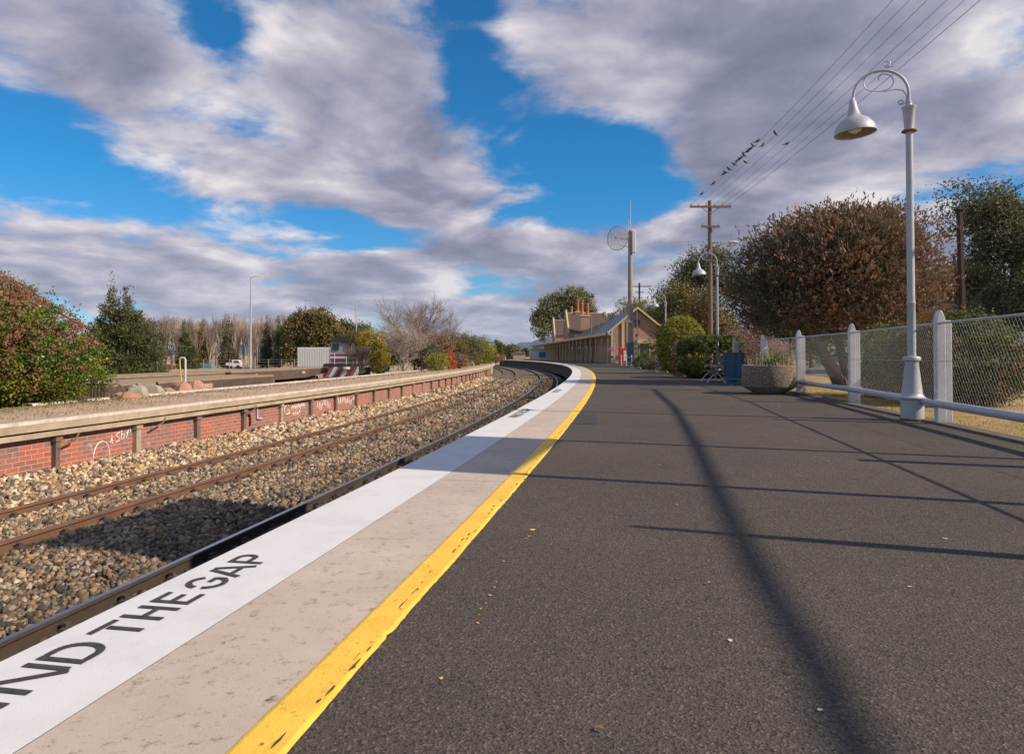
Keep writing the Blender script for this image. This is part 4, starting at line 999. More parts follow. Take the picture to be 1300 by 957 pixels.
m = MB(); m.tube([(-1.15, -.3, 13.9), (-.5, -.1, 13.95), (0, 0, 13.9)], .06, 6); m.tube([(-1.1, -.2, 13.2), (0, 0, 13.0)], .04, 5); m.build('dish_bracket', M_CONCP, mast)
m = MB(); m.box((.35, -.2, 13.6), (.45, .35, 2.5)); m.build('panel_aerial', M_FENCE, mast, bevel=.08)
m = MB(); m.tube([(.05, 0, 14.8), (.05, 0, 18.3)], [.035, .02], 6); m.tube([(-.15, 0, 14.8), (-.15, 0, 16.2)], .02, 5); m.box((0, 0, 14.85), (.5, .3, .35)); m.build('whip_aerial', M_FENCE, mast)
m = MB(); m.tube([(-.25, -.35, 4.9), (-.25, -.55, 5.0)], .03, 5); m.lathe((-.25, -.62, 4.6), [(.33, 0), (.26, .16), (.09, .3), (.05, .5)], 14, close=False); m.build('hanging_lamp', M_FENCE, mast)
fp = thing('flagpole', 'thin white pole standing right of the antenna mast at the gable', 'pole', (T(809, 74)[0], 74, 0))
m = MB(); m.tube([(0, 0, 0), (0, 0, 5.9)], [.07, .045], 8); m.build('pole', M_FENCE, fp); m = MB(); m.lathe((0, 0, 0), [(.16, 0), (.16, .25), (.08, .3)], 10); m.build('base', M_FENCE, fp); m = MB(); m.box((-.08, -.05, 3.2), (.16, .1, .35)); m.build('sign_box', M_BLUEP, fp)

dp = thing('dark_post', 'dark rusty timber post standing before the eucalyptus trees beyond the fence', 'post', (19.75, 30.0, 0))
m = MB(); m.tube([(.12, 0, -.2), (.05, 0, 3), (-.02, 0, 7.45)], [.15, .15, .14], 6); m.build('pole', M_POLED, dp)
m = MB(); m.box((-.02, 0, 7.5), (.34, .34, .06)); m.build('cap', M_POLED, dp)
m = MB(); a = Vector((-.1, 0, 6.6)); b = Vector((-5.5, -2.0, 5.2)); m.tube([a.lerp(b, k / 10) - Vector((0, 0, .1 * 4 * (k / 10) * (1 - k / 10))) for k in range(11)], .012, 4); m.build('stay_wire', M_CABLE, dp)
wpole = thing('power_pole', 'distant timber pole with crossarms rising over the station garden', 'power pole', (T(812, 130)[0], 130, 0))
m = MB(); m.tube([(0, 0, 0), (0, 0, 14.8)], [.24, .17], 8); m.build('pole', M_POLED, wpole)
m = MB(); m.box((0, -.2, 14.1), (4.4, .16, .16)); m.box((0, -.2, 13.0), (1.6, .14, .14)); m.build('crossarm', M_POLED, wpole)
wpole = thing('power_pole', 'low dark pole with three crossarms seen between the eucalyptus trees', 'power pole', (T(1213, 58)[0], 58, 0))
m = MB(); m.tube([(0, 0, 0), (0, 0, 9.5)], [.16, .12], 8); m.build('pole', M_POLED, wpole)
m = MB(); [m.box((0, -.2, z), (4.6, .1, .1)) for z in (8.6, 7.8)]; [m.lathe((x, -.2, 8.65), [(.05, 0), (.05, .25)], 6) for x in (-2.1, -1.4, -.7, .7, 1.4, 2.1)]; m.build('crossarm', M_POLED, wpole)

# tall post by the right edge and an unseen cable, added to cast the shadow down the platform
SP = Vector((14.2, 18.6, 0)); ep = thing('steel_post', 'tall dark post just touching the right edge of the view', 'post', SP)
m = MB(); m.tube([(0, 0, -.2), (0, 0, 7.7)], [.15, .12], 8); m.build('pole', M_POLED, ep)
gp = [(1062, 900), (1050, 868), (1008, 800), (965, 730), (930, 665), (900, 600), (884, 565), (870, 540), (856, 518), (845, 503)]
tt = 10.2; pts = []
for px, py in gp:
    g = G(px, py); pts.append(Vector((g.x + .949 * tt, g.y - .316 * tt, tt * math.tan(rad(36)))))
pts[-1] = Vector((SP.x, SP.y, pts[-1].z)); pts = [pts[0] + (pts[0] - pts[2]).normalized() * 2.6] + pts
m = MB(); m.tube(pts, .052, 8); c0 = pts[0]; m.v = [(p[0] - c0.x, p[1] - c0.y, p[2] - c0.z) for p in m.v]
tag(m.build('shadow_cable', M_CABLE, loc=c0), 'unseen thick cable beyond the right edge, added to throw the shadow across the asphalt', 'cable')
ep = thing('steel_post', 'unseen tall dark post added outside the right edge to hold the shadow-casting cable', 'post', (pts[0].x, pts[0].y, 0))  # second support, added to hold up the unseen cable
m = MB(); m.tube([(0, 0, -.2), (0, 0, pts[0].z + .3)], [.15, .12], 8); m.build('pole', M_POLED, ep)
# unseen board on two posts, added to cast shade on strips and ballast
sg = thing('shadow_board', 'unseen raised board on two posts, added outside the right edge to cast its shadow', 'sign', (5.9, 5.7, 0))
pa, pb = Vector((.33, 1.25, 0)), Vector((-.33, -1.25, 0))
for p in (pa, pb):
    m = MB(); m.tube([p, p + Vector((0, 0, 7.5))], .055, 8); m.build('post', M_LAMP, sg)
mid = (pa + pb) / 2; m = MB(); m.box(mid + Vector((0, 0, 5.9)), (.08, 2.6, 3.2), math.atan2((pa - pb).y, (pa - pb).x) - PI / 2); m.build('board', M_FENCE, sg)
ps = thing('steel_post', 'unseen short grey post outside the right edge, guessed from its bar of shadow', 'post', (5.15, 2.95, 0))  # unseen post, guessed at to throw the short bar of shade
m = MB(); m.tube([(0, 0, 0), (0, 0, 2.3), (0, 0, 3.35)], [.07, .06, .03], 8); m.build('pole', M_LAMP, ps)
# road sign / poles further that throw the thin bars of shade are the lamps and posts above

# ------------------------------------------------------------------ cars and building beyond the road
M_CAR = mat('white_car_paint', (.62, .63, .66), .3); M_CARB = mat('silver_car_paint', (.30, .32, .36), .3, .4)
M_CGL = mat('car_glass', (.02, .025, .03), .1); M_TYRE = mat('tyre_rubber', (.02, .02, .02), .9)
def car(label, loc, rz, mt):
    c = thing('parked_car', label, 'car', loc, rz, 'cars parked beyond the road')
    m = MB(); m.prism([(-2.15, .30), (-2.2, .62), (-2.05, .85), (-1.1, .95), (-.55, 1.38), (.9, 1.42), (1.55, 1.0), (2.1, .92), (2.2, .6), (2.15, .3)], 'y', -.85, .85); m.build('body', mt, c, bevel=.05)
    m = MB(); m.prism([(-.95, .97), (-.52, 1.31), (.85, 1.35), (1.35, 1.0)], 'y', -.862, .862); m.build('window', M_CGL, c)
    for x in (-1.35, 1.35):
        for y in (-.78, .78):
            m = MB(); m.lathe((0, 0, 0), [(.0, -.11), (.31, -.11), (.32, -.08), (.32, .08), (.31, .11), (0, .11)], 18, close=False); m.xf(Matrix.Translation((x, y, .32)) @ Matrix.Rotation(PI / 2, 4, 'X')); m.build('wheel', M_TYRE, c)
    return c
car('small white parked car seen through the fence below the russet tree', (T(1098, 62)[0], 62, 0), rad(25), M_CAR)
car('silver parked car just left of the white one beyond the fence', (T(1066, 70)[0], 70, 0), rad(-15), M_CARB)
M_SHED = mat('grey_weatherboard', (.24, .235, .23), .8, var=.3); M_ROOFG = mat('grey_roof', (.20, .20, .22), .6, var=.3); M_GREEN = mat('green_panel', (.02, .16, .10), .6)
sh = thing('small_shed', 'grey shed with a green side door cut off by the right edge', 'shed', (T(1318, 24)[0], 24, 0), 0)
m = MB(); m.box((0, 0, .75), (1.9, 2.5, 1.5)); m.build('wall', M_SHED, sh); m = MB(); m.prism([(-1.1, 1.5), (1.1, 1.5), (0, 1.95)], 'y', -1.4, 1.4); m.build('roof', M_ROOFG, sh)
m = MB(); m.box((-.7, -1.27, .62), (.4, .04, 1.1)); m.build('door', M_GREEN, sh)
def house(label, loc, rz, w, d, h, mw, mr):
    c = thing('house', label, 'house', loc, rz)
    m = MB(); m.box((0, 0, h / 2), (w, d, h)); wl = m.build('wall', mw, c)
    m = MB(); m.prism([(-w / 2 - .4, h), (w / 2 + .4, h), (w / 2 - 1.2, h + 1.8), (-w / 2 + 1.2, h + 1.8)], 'y', -d / 2 - .4, d / 2 + .4); m.build('roof', mr, c)
    for x in (-w * .3, w * .1, w * .34):
        m = MB(); m.box((x, -d / 2 - .02, h * .55), (1.2, .06, 1.1)); f_ = m.build('window', M_FENCE, c); m = MB(); m.box((x, -d / 2 - .04, h * .55), (1.0, .06, .9)); m.build('pane', M_CGL, f_)
    m = MB(); m.box((-w * .08, -d / 2 - .03, 1.0), (.9, .06, 2.0)); m.build('door', M_GREEN, c)
M_CREAM = mat('cream_wall', (.44, .38, .28), .85, var=.2)
house('low cream house across the road seen under the russet tree', (T(1030, 95)[0], 95, 0), .1, 11, 7, 2.8, M_CREAM, M_ROOFG)
house('grey-roofed house farther right across the road', (T(1160, 100)[0], 100, 0), -.1, 13, 7, 2.8, M_SHED, M_ROOFG)

# ================================================================== STATION BUILDING
def f_sbrick(t, b, tc):
    pos = tc.outputs['Object']
    br = t.new('ShaderNodeTexBrick'); sx = t.new('ShaderNodeSeparateXYZ'); t.l.new(pos, sx.inputs[0]); mp = t.new('ShaderNodeCombineXYZ'); t.l.new(t.math('ADD', sx.outputs[0], sx.outputs[1]), mp.inputs[0]); t.l.new(sx.outputs[2], mp.inputs[1]); t.l.new(mp.outputs[0], br.inputs['Vector'])
    br.inputs['Scale'].default_value = 1; br.inputs['Brick Width'].default_value = .46; br.inputs['Row Height'].default_value = .16; br.inputs['Mortar Size'].default_value = .015
    br.inputs['Color1'].default_value = (.38, .235, .165, 1); br.inputs['Color2'].default_value = (.28, .165, .12, 1); br.inputs['Mortar'].default_value = (.33, .26, .21, 1)
    t.l.new(t.mix(t.math('MULTIPLY', t.mr(t.noise(pos, .8, 5), .4, .7), .4), br.outputs['Color'], (.34, .23, .16)), b.inputs['Base Color']); b.inputs['Roughness'].default_value = .9
M_SB = mat('station_brick', fn=f_sbrick)
M_TRIM = mat('cream_trim', (.56, .45, .27), .7, var=.2); M_METAL = mat('blue_grey_metal_roof', (.15, .18, .24), .5, .2, var=.25)
M_SLATE = mat('brown_slate_roof', (.10, .065, .055), .85, c2=(.065, .045, .04), vscale=2); M_POT = mat('orange_chimney_pot', (.46, .16, .08), .8, var=.3)
M_INT = mat('dim_doorway', (.03, .028, .025), .8); M_AWN = mat('awning_sheet', (.20, .18, .15), .8, var=.3); M_REDV = mat('red_cabinet', (.50, .02, .025), .5)
st = thing('station_building', 'long brick railway station with cream trim, verandah awning, slate roofs and orange chimney pots', 'station', (12.2, 84, 0), 0)
def sb(m, name, mt, parent=st, **k):
    m.v = [(a - 12.2, b - 84, c) for a, b, c in m.v]; return m.build(name, mt, parent, **k)
# near gable wing
xl, xr, xm, ye, yw, zr = 12.2, 18.3, 15.4, 4.1, 4.3, 6.75
m = MB(); m.prism([(xl, 0), (xr, 0), (xr, 4.35), (xm, 6.6), (xl, 4.05)], 'y', 84, 100); w_ = sb(m, 'wall', M_SB)
for a, b, nm, mt in (((11.75, 3.75), (xm, 6.78), 'roof', M_METAL), ((18.75, 4.1), (xm, 6.78), 'roof', M_METAL)):
    m = MB(); m.prism([a, b, (b[0], b[1] + .14), (a[0], a[1] + .14)], 'y', 83.7, 101); sb(m, nm, mt)
for a, b in (((11.7, 3.62), (xm, 6.72)), ((18.8, 3.98), (xm, 6.72))):
    m = MB(); m.prism([a, b, (b[0], b[1] + .30), (a[0], a[1] + .30)], 'y', 83.55, 83.69); sb(m, 'bargeboard', M_TRIM)
for x, wd in ((13.65, .35), (xl + .1, .22), (14.15, .12)): m = MB(); m.box((x, 83.93, 2.3 if x < 13 else 2.7), (wd, .12, 4.2 if x < 13 else 5.0)); sb(m, 'pilaster', M_TRIM)
m = MB(); m.box((16.3, 83.95, 2.75), (1.9, .16, .45)); w1 = sb(m, 'window_head', M_TRIM)
m = MB(); m.box((16.3, 83.96, 1.7), (1.3, .08, 1.7)); w1 = sb(m, 'window', M_TRIM); m = MB(); m.box((16.3, 83.94, 1.7), (1.1, .08, 1.5)); sb(m, 'pane', M_CGL, w1)
m = MB(); m.box((15.4, 83.96, 5.0), (.55, .1, .8)); sb(m, 'gable_vent', M_INT)
# long body behind the verandah (line runs away to the left)
D = Vector((-.054, 1, 0)).normalized(); Nn = Vector((D.y, -D.x, 0))
def B(u, v, z): p = Vector((11.6, 84, z)) + D * u + Nn * v; return p
def bslab(m, u0, u1, v0, v1, z0, z1, z0b=None, z1b=None):
    z0b = z0 if z0b is None else z0b; z1b = z1 if z1b is None else z1b
    m.add([B(u0, v0, z0), B(u0, v1, z0b), B(u1, v1, z0b), B(u1, v0, z0), B(u0, v0, z1), B(u0, v1, z1b), B(u1, v1, z1b), B(u1, v0, z1)],
          [(3, 2, 1, 0), (4, 5, 6, 7), (0, 1, 5, 4), (1, 2, 6, 5), (2, 3, 7, 6), (3, 0, 4, 7)]); return m
sb(bslab(MB(), 16.2, 114, 3.8, 10, 0, 4.4), 'wall', M_SB)
sb(bslab(MB(), .2, 115, -.0, 3.9, 3.66, 3.72, 4.3, 4.36), 'verandah_roof', M_AWN)
sb(bslab(MB(), 0, 115.2, -.14, -.02, 3.50, 3.86), 'fascia', M_TRIM)
m = MB(); 
for k in range(30): bslab(m, 1 + 3.8 * k, 1.12 + 3.8 * k, 0, 3.8, 3.35, 3.5, 3.98, 4.12)
sb(m, 'rafters', M_TRIM)
for k in range(26):
    u = 1.0 + 4.4 * k; m = MB(); p = B(u, .45, 0); m.tube([p, p + Vector((0, 0, 3.6))], .085, 8)
    for sgn in (-1, 1): m.tube([p + Vector((0, 0, 2.3)), p + D * sgn * .35 + Vector((0, 0, 2.8)), p + D * sgn * 1.1 + Vector((0, 0, 3.5))], .05, 5)
    m.tube([p + Vector((0, 0, 2.3)), p + Nn * .5 + Vector((0, 0, 3.0)), p + Nn * 1.1 + Vector((0, 0, 3.55))], .05, 5)
    m.box(p + Vector((0, 0, .35)), (.26, .26, .7)); sb(m, 'verandah_post', M_TRIM)
for k in range(10):
    u = 18.5 + 4.6 * k
    for z, hh, wd, nm in ((1.2, 2.4, 1.1, 'door'), ) if k % 2 else ((1.9, 1.6, 1.2, 'window'),):
        m = bslab(MB(), u - wd / 2 - .1, u + wd / 2 + .1, 3.72, 3.79, z - hh / 2, z + hh / 2 + .1); f_ = sb(m, nm, M_TRIM); sb(bslab(MB(), u - wd / 2, u + wd / 2, 3.66, 3.73, z - hh / 2, z + hh / 2), 'pane', M_CGL, f_)
# cross wings with parapet gables, ridges running across
def wing(x0, x1, yc, hw, ze, zr, par=True):
    m = MB(); m.prism([(yc - hw, 0), (yc + hw, 0), (yc + hw, ze), (yc, zr - .15), (yc - hw, ze)], 'x', x0 + .1, x1); sb(m, 'wall', M_SB)
    for s_ in (-1, 1):
        m = MB(); m.prism([(yc + s_ * (hw + .3), ze - .15), (yc, zr), (yc, zr + .12), (yc + s_ * (hw + .3), ze - .03)], 'x', x0 + .3, x1); sb(m, 'roof', M_SLATE)
    m = MB(); m.box(((x0 + x1) / 2, yc, zr + .14), (x1 - x0 - .4, .35, .14)); sb(m, 'ridge_capping', M_FENCE)
    m = MB(); m.prism([(yc - hw - .4, ze - .5), (yc - hw - .4, ze + .3), (yc, zr + .75), (yc + hw + .4, ze + .3), (yc + hw + .4, ze - .5), (yc, zr - .1)], 'x', x0 - .05, x0 + .3); m.box((x0 + .1, yc, zr + .7), (.4, .4, .6)); sb(m, 'parapet', M_TRIM)
wing(12.2, 23.3, 155, 6.5, 6.3, 10.4); wing(11.2, 19, 186, 5.5, 6.3, 10.4)
m = MB(); m.prism([(12.5, 4.3), (21.5, 4.3), (17, 7.0)], 'y', 101.2, 149); sb(m, 'roof', M_SLATE)
def chim(x, y, zb, zt, pots):
    m = MB(); m.box((x, y, zb), (2.0 if len(pots) > 1 else 1.1, 1.0, 3.0)); s_ = sb(m, 'chimney', M_SB)
    m = MB(); m.box((x, y, zb + 1.5), (2.3 if len(pots) > 1 else 1.35, 1.2, .3)); sb(m, 'cap', M_TRIM, s_)
    for dx_, h_ in pots:
        m = MB(); m.lathe((x + dx_, y, zb + 1.62), [(.36, 0), (.36, .2), (.28, .4), (.26, h_ - .4), (.36, h_ - .3), (.36, h_ - .08), (.26, h_)], 12); sb(m, 'chimney_pot', M_POT, s_)
px_ = lambda px, Y: at(px, 400, Y).x
chim(px_(742.5, 147), 147, 8.0, 9, [(-.62, 2.6), (.58, 2.6)]); chim(px_(733.5, 155), 155, 9.3, 9, [(0, 2.6)]); chim(px_(739, 160), 160, 9.4, 9, [(0, 2.9)]); chim(px_(725.5, 160), 160, 9.0, 9, [(0, 1.8)])
m = MB(); m.tube([(11.75, 101, 3.9), (11.8, 101, 7.0)], .04, 5); m.tube([(12.6, 99, 5), (12.6, 99, 6.9)], .03, 5); sb(m, 'vent_pipe', M_CONCP)
m = MB(); m.lathe((14.0, 103, 6.8), [(.35, 0), (.45, .3), (.3, .7), (.05, .85)], 10); sb(m, 'roof_ventilator', M_CONCP)
rv = thing('red_cabinet', 'bright red upright cabinet against the brick gable wall', 'cabinet', (px_(791, 80), 80, 0)); m = MB(); m.box((0, 0, .95), (.95, .8, 1.9)); m.build('body', M_REDV, rv, bevel=.04); m = MB(); m.box((.12, -.42, 1.0), (.3, .06, 1.2)); m.build('front_panel', M_FENCE, rv)
fb = thing('flower_basket', 'pink flowers in a pot by the corner of the station gable', 'flowers', (px_(777, 79), 79, 0)); cloud('flowers', [(0, 0, 1.75, .26, .26, .2)], 260, .08, leafmat('pink_petals', (0.575, 0.069, 0.287), (0.69, 0.172, 0.402)), fb, 3, per=20); m = MB(); m.tube([(0, 0, 0), (0, 0, 0.75)], .04, 6); m.lathe((0, 0, 0.75), [(.12, 0), (.25, .2)], 10); m.build('stand', M_POLED, fb)
# garden picket fence at the gable
gf = thing('picket_fence', 'short pale picket fence around the garden in front of the gable', 'fence', (px_(800, 70), 70, 0)); 
for k in range(14):
    m = MB(); x = -.9 + k * .36; y = -k * .9; m.box((x, y, .55), (.10, .03, 1.1)); m.build('picket', M_FENCE, gf)
m = MB(); m.tube([(-.9, 0, .85), (-.9 + 13 * .36, -11.7, .85)], .03, 4); m.tube([(-.9, 0, .3), (-.9 + 13 * .36, -11.7, .3)], .03, 4); m.build('rail', M_FENCE, gf)

# far end of the station
M_BEIGEW = mat('beige_far_wall', (.42, .33, .25), .85, var=.2); M_WHITEW = mat('white_far_wall', (.55, .57, .58), .7)
fs = thing('goods_shed', 'small beige shed at the far end of the tracks', 'shed', (at(659, 452, 210).x, 210, ZY)); m = MB(); m.box((0, 0, 1.4), (3.6, 4, 2.8)); m.build('wall', M_BEIGEW, fs); m = MB(); m.prism([(-2.1, 2.8), (2.1, 2.8), (0, 3.5)], 'y', -2.3, 2.3); m.build('roof', M_ROOFG, fs)
fs = thing('white_hut', 'white hut with a dark window under the far end of the awning', 'hut', (at(686, 452, 165).x, 165, -.3)); m = MB(); m.box((0, 0, 1.3), (5.2, 3.5, 2.6)); wl = m.build('wall', M_WHITEW, fs); m = MB(); m.box((0, 0, 2.7), (5.6, 3.9, .2)); m.build('roof', M_TRIM, fs); m = MB(); m.box((.4, -1.78, 1.4), (1.6, .06, 1.3)); m.build('window', M_BINT, fs)
m = MB(); fs = thing('footbridge', 'dark road bridge crossing the tracks at their far end', 'bridge', (at(646, 452, 300).x, 300, ZY)); m.box((0, 0, 3.3), (8, 3, .8)); m.build('deck', M_POLED, fs)
for x in (-3.4, -.6, 3.2): m = MB(); m.box((x, 0, 1.42), (1.2, 2.2, 2.84)); m.build('pier', M_POLED, fs)
M_SIGO = mat('orange_sign', (.7, .2, .02), .6)
fs = thing('orange_marker', 'small orange marker board at the end of the opposite platform', 'sign', (at(632, 452, 94).x, 93, 0)); m = MB(); m.tube([(0, 0, -.1), (0, 0, .9)], .04, 5); m.build('post', M_POLED, fs); m = MB(); m.box((0, -.05, 1.05), (.4, .04, .4)); m.build('board', M_SIGO, fs)

# ================================================================== LEFT SIDE
# big flowering hedge on the opposite platform
hb = thing('flowering_hedge', 'big green hedge bush covered in dusty red blossom at the left edge of the view', 'bush', (-12.75, 15.6, -.02))
hl = [(-.6, .2, 1.5, 2.6, 2.0, 1.7), (1.2, -.2, 1.15, 1.9, 1.6, 1.3), (-1.8, 0, 1.9, 2.2, 2.0, 1.5), (2.1, 0, .8, 1.3, 1.2, .85), (-.2, 0, 2.0, 1.7, 1.5, 1.2), (-2.6, -.3, 1.0, 2.2, 2.0, 1.2), (.8, -.3, .7, 2.2, 1.5, .8)]
cloud('foliage', hl, 130000, .054, L_PHOT, hb, 71, clump=.13, per=36, shell=.16, rough=.06, zmin=-.0)
cloud('blossom', [(a, b, c, d + .09, e + .09, f + .07) for a, b, c, d, e, f in hl], 120000, .038, L_BLOOM, hb, 72, clump=.045, per=14, shell=.03, rough=.03, zmin=.25, keep=lambda c, q: c[:, 0] < 1.6 + c[:, 2] * .85 + q.normal(0, .7, len(c)))
rg = random.Random(3); m = MB(); vs = []
for k in range(46):
    a = rg.uniform(0, 2 * PI); x0 = rg.uniform(-1.6, 2.4); q = Vector((x0, rg.uniform(-.9, .9), 3.0 - max(0, x0 + .6) * .62 - abs(x0 + .6) * .05)); e = q + Vector((rg.uniform(-.15, .3), rg.uniform(-.15, .15), rg.uniform(.12, .36)))
    m.tube([q - Vector((0, 0, .5)), e], [.012, .005], 4); vs.append((q, e))
m.tube([(0, 0, -.1), (.1, 0, 1.5)], [.12, .06], 6); m.tube([(1.4, 0, -.1), (1.5, 0, 1.0)], [.08, .04], 6); m.build('stems', M_BARK, hb)
rs = np.random.default_rng(6); cc = []
for q, e in vs:
    for j in range(16): cc.append(list(q.lerp(e, rg.random() * 1.1) + Vector((rg.gauss(0, .03), rg.gauss(0, .03), 0))))
quads_mesh('shoot_leaves', np.array(cc), unit(rs, len(cc)), .085, .04, L_YEL, hb, rs)
# fallen leaves & weeds on the far platform
rs = np.random.default_rng(12); n = 9000; yy = 9 + rs.random(n) ** 1.5 * 45; oo = rs.choice([0, 1], n, p=[.6, .4]); off = np.where(oo == 0, -10.2 + np.abs(rs.normal(0, .5, n)), rs.uniform(-10.3, -7.7, n))
pts = np.array([R(a, b, .012) for a, b in zip(yy, off)]); ax = unit(rs, n) * .8 + np.array([0, 0, .8]); nr = np.cross(ax, unit(rs, n)); nr /= np.linalg.norm(nr, axis=1)[:, None]
L_WEED = leafmat('weeds', (0.253, 0.184, 0.092), (0.138, 0.149, 0.046), (0.345, 0.253, 0.138), sc=.8)
tag(quads_mesh('weeds', pts + ax * .02, nr, .07, .014, L_WEED, None, rs, axis=ax), 'dry weeds and litter scattered on the opposite platform', 'weeds', kind='stuff')
n = 16000; yy = 15 + rs.random(n) * 80; xx = -yy * rs.uniform(.22, .85, n); pts = np.c_[xx, yy, np.full(n, ZY + .05)]; ax = unit(rs, n) * .5 + np.array([0, 0, 1.0]); nr = np.cross(ax, unit(rs, n)); nr /= np.linalg.norm(nr, axis=1)[:, None]
kk = np.array([p[0] < R(p[1], -11.2).x for p in pts]); tag(quads_mesh('yard_grass', pts[kk], nr[kk], .28, .03, L_WEED, None, rs, axis=ax[kk]), 'tufts of dry grass across the rail yard', 'grass', kind='stuff')

# conifers and trees on the left
def conifer(name, label, loc, h, w, n, m_, seed, tops=((0, 0, 1.0),), group=None, leaf=.22):
    c = thing(name, label, 'tree', loc, 0, group); rg = random.Random(seed); m = MB(); m.tube([(0, 0, -.2), (0, 0, h * .7)], [h * .022, .03], 7)
    lob = []
    for tx, ty, th in tops:
        H = h * th
        for k in range(26):
            z = H * (.06 + .92 * (k / 25)); rr_ = w * (1 - (k / 25)) ** .8 * .62 + .12; cnt = 3 if k < 18 else 1
            for j in range(cnt):
                a = rg.uniform(0, 2 * PI); q = rr_ * (1.0 if cnt > 1 else .1); lob.append((tx + math.cos(a) * q * .7, ty + math.sin(a) * q * .7, z + rg.gauss(0, .1), rr_ * .62, rr_ * .62, max(.2, h * .045)))
            if k % 2 == 0 and k < 20:
                a = rg.uniform(0, 2 * PI); m.tube([(tx * z / h, ty, z), (tx + math.cos(a) * rr_ * 1.2, ty + math.sin(a) * rr_ * 1.2, z + .3)], [.05, .015], 4)
    m.build('trunk', M_BARK, c); spikes('crown', lob, n, leaf, leaf * .22, m_, c, seed, shell=.4, rough=.12, gz=.7, per=8, spread=.5); return c
def TL(px, Y): p = at(px, 450, Y); return (p.x, Y, ZY)
conifer('cypress', 'tall dark double-topped cypress just right of the flowering hedge', TL(150, 58), 8.9, 3.4, 44000, L_PINE, 81, tops=((-.6, 0, 1.0), (.55, .2, 1.0), (1.6, 0, .72), (-1.4, 0, .75)), leaf=.24)
tree('half_bare_tree', 'greyish half-bare tree with pale slanting trunks right of the tall cypress', 'tree', TL(190, 74), [(-.6, 0, 3.6, 1.7, 1.6, 2.2), (.7, 0, 2.9, 1.9, 1.6, 2.0), (-.2, 0, 5.2, 1.0, 1.2, 1.0)], 9000, .18, L_OLIVE, 82, r=.14, bark=M_PALE, clump=.4, shell=.5)
def bare(name, label, loc, h, seed, r=.14, depth=4, spread=.38, up=.3, nch=3, n0=4, mt=None, group=None, hz=.35, shrink=.66, fan=.35):
    c = thing(name, label, 'tree', loc, 0, group); rg = random.Random(seed); m = MB(); m.tube([(0, 0, -.1), (rg.gauss(0, .05), rg.gauss(0, .05), h * hz)], [r, r * .8], 7); m.build('trunk', mt or M_TWIG, c)
    m = MB()
    for k in range(n0):
        a = 2 * PI * k / n0 + rg.uniform(-.4, .4); d = Vector((math.cos(a) * fan, math.sin(a) * fan, 1)).normalized()
        branches(m, Vector((0, 0, h * hz * rg.uniform(.5, 1.0))), d, h * .36, r * .6, depth, rg, spread, up, nch, 3, shrink)
    m.build('crown', mt or M_TWIG, c); return c
# leafless poplars in a long row
pop = [bare('bare_poplar', 'leafless brown poplar in the long row across the yard', (0, 0, 0), 9.0, 90 + i, r=.16, depth=4, spread=.24, up=.5, nch=3, n0=4, hz=.3, fan=.16, shrink=.62, group='leafless poplars across the yard', mt=(M_TWIG, M_TWIGP)[i % 2]) for i in range(4)]
rg = random.Random(15); cnt = 0
for row, (Y0, n_) in enumerate(((135, 34), (150, 30), (122, 10))):
    for k in range(n_):
        px = (205 + (400 - 205) * (k + rg.uniform(-.3, .3)) / n_) if row < 2 else 200 + 180 * (k + rg.random()) / n_
        o = pop[cnt] if cnt < 4 else copy_tree(pop[cnt % 4]); cnt += 1
        o.location = TL(px, Y0 + rg.uniform(-5, 5)); s_ = rg.uniform(.86, 1.08) * (Y0 / 135) * (.8 if row == 2 else 1); o.scale = (s_, s_, s_); o.rotation_euler.z = rg.uniform(0, 6)
for i, (px, Y, h, w, lb) in enumerate([(233, 118, 8.6, 1.7, 'slim dark cypress at the left end of the poplar row'), (257, 120, 9.0, 2.2, 'narrow russet conifer in front of the poplar row, second from the left'), (290, 122, 9.4, 2.4, 'brownish conifer standing in the middle of the poplar row'), (339, 122, 9.2, 1.6, 'narrow conifer right of the yard light pole'), (354, 121, 9.3, 1.6, 'narrow conifer beside the dark pine clump'), (240, 112, 5.4, 2.6, 'low dark green conifer under the slim cypress')]):
    conifer('conifer', lb, TL(px, Y), h, w, 5200, L_PINE if i in (0, 5) else L_ORANGE if i == 1 else L_OLIVE, 110 + i, leaf=.34, group='conifers mixed into the poplar row')
tree('pine_tree', 'broad olive-green pine clump behind the white container', 'tree', TL(398, 112), [(-1.2, 0, 8.2, 2.0, 2, 1.5), (.8, 0, 8.6, 1.6, 2, 1.3), (-2.6, 0, 6.4, 2.2, 2, 2.0), (2.0, 0, 6.8, 2.2, 2, 2.0), (0, 0, 5.6, 3.0, 2, 2.4), (3.4, 0, 4.6, 2.4, 2, 2.2), (-3.2, 0, 3.2, 2.0, 2, 2.2), (.6, 0, 2.8, 3.4, 2, 2.0)], 26000, .28, L_ORANGE, 120, r=.3, clump=.5, shell=.35)
tree('pine_tree', 'dark green shaded pine at the left of the olive clump', 'tree', TL(374, 118), [(-.4, 0, 6.4, 2.0, 2, 2.0), (0, 0, 3.6, 2.4, 2, 2.6), (.8, 0, 8.0, 1.3, 2, 1.2)], 12000, .28, L_PINE, 121, r=.3, clump=.5, shell=.35)
tree('pine_tree', 'bright green round-topped tree beyond the locomotive', 'tree', TL(430, 150), [(-2.6, 0, 7.2, 3.0, 2, 2.2), (1.0, 0, 7.8, 2.2, 2, 1.8), (3.2, 0, 6.0, 2.6, 2, 2.4), (0, 0, 4.0, 4.6, 2, 3.0)], 14000, .33, L_PINE, 122, r=.3, clump=.6, shell=.35)
tree('pine_tree', 'green tree just left of the second light pole', 'tree', TL(448, 160), [(-1.4, 0, 7.6, 2.4, 2, 1.6), (2.2, 0, 7.4, 2.6, 2, 1.8), (0, 0, 4.6, 4.2, 2, 3.0)], 12000, .33, L_EUC2, 123, r=.3, clump=.6, shell=.35)
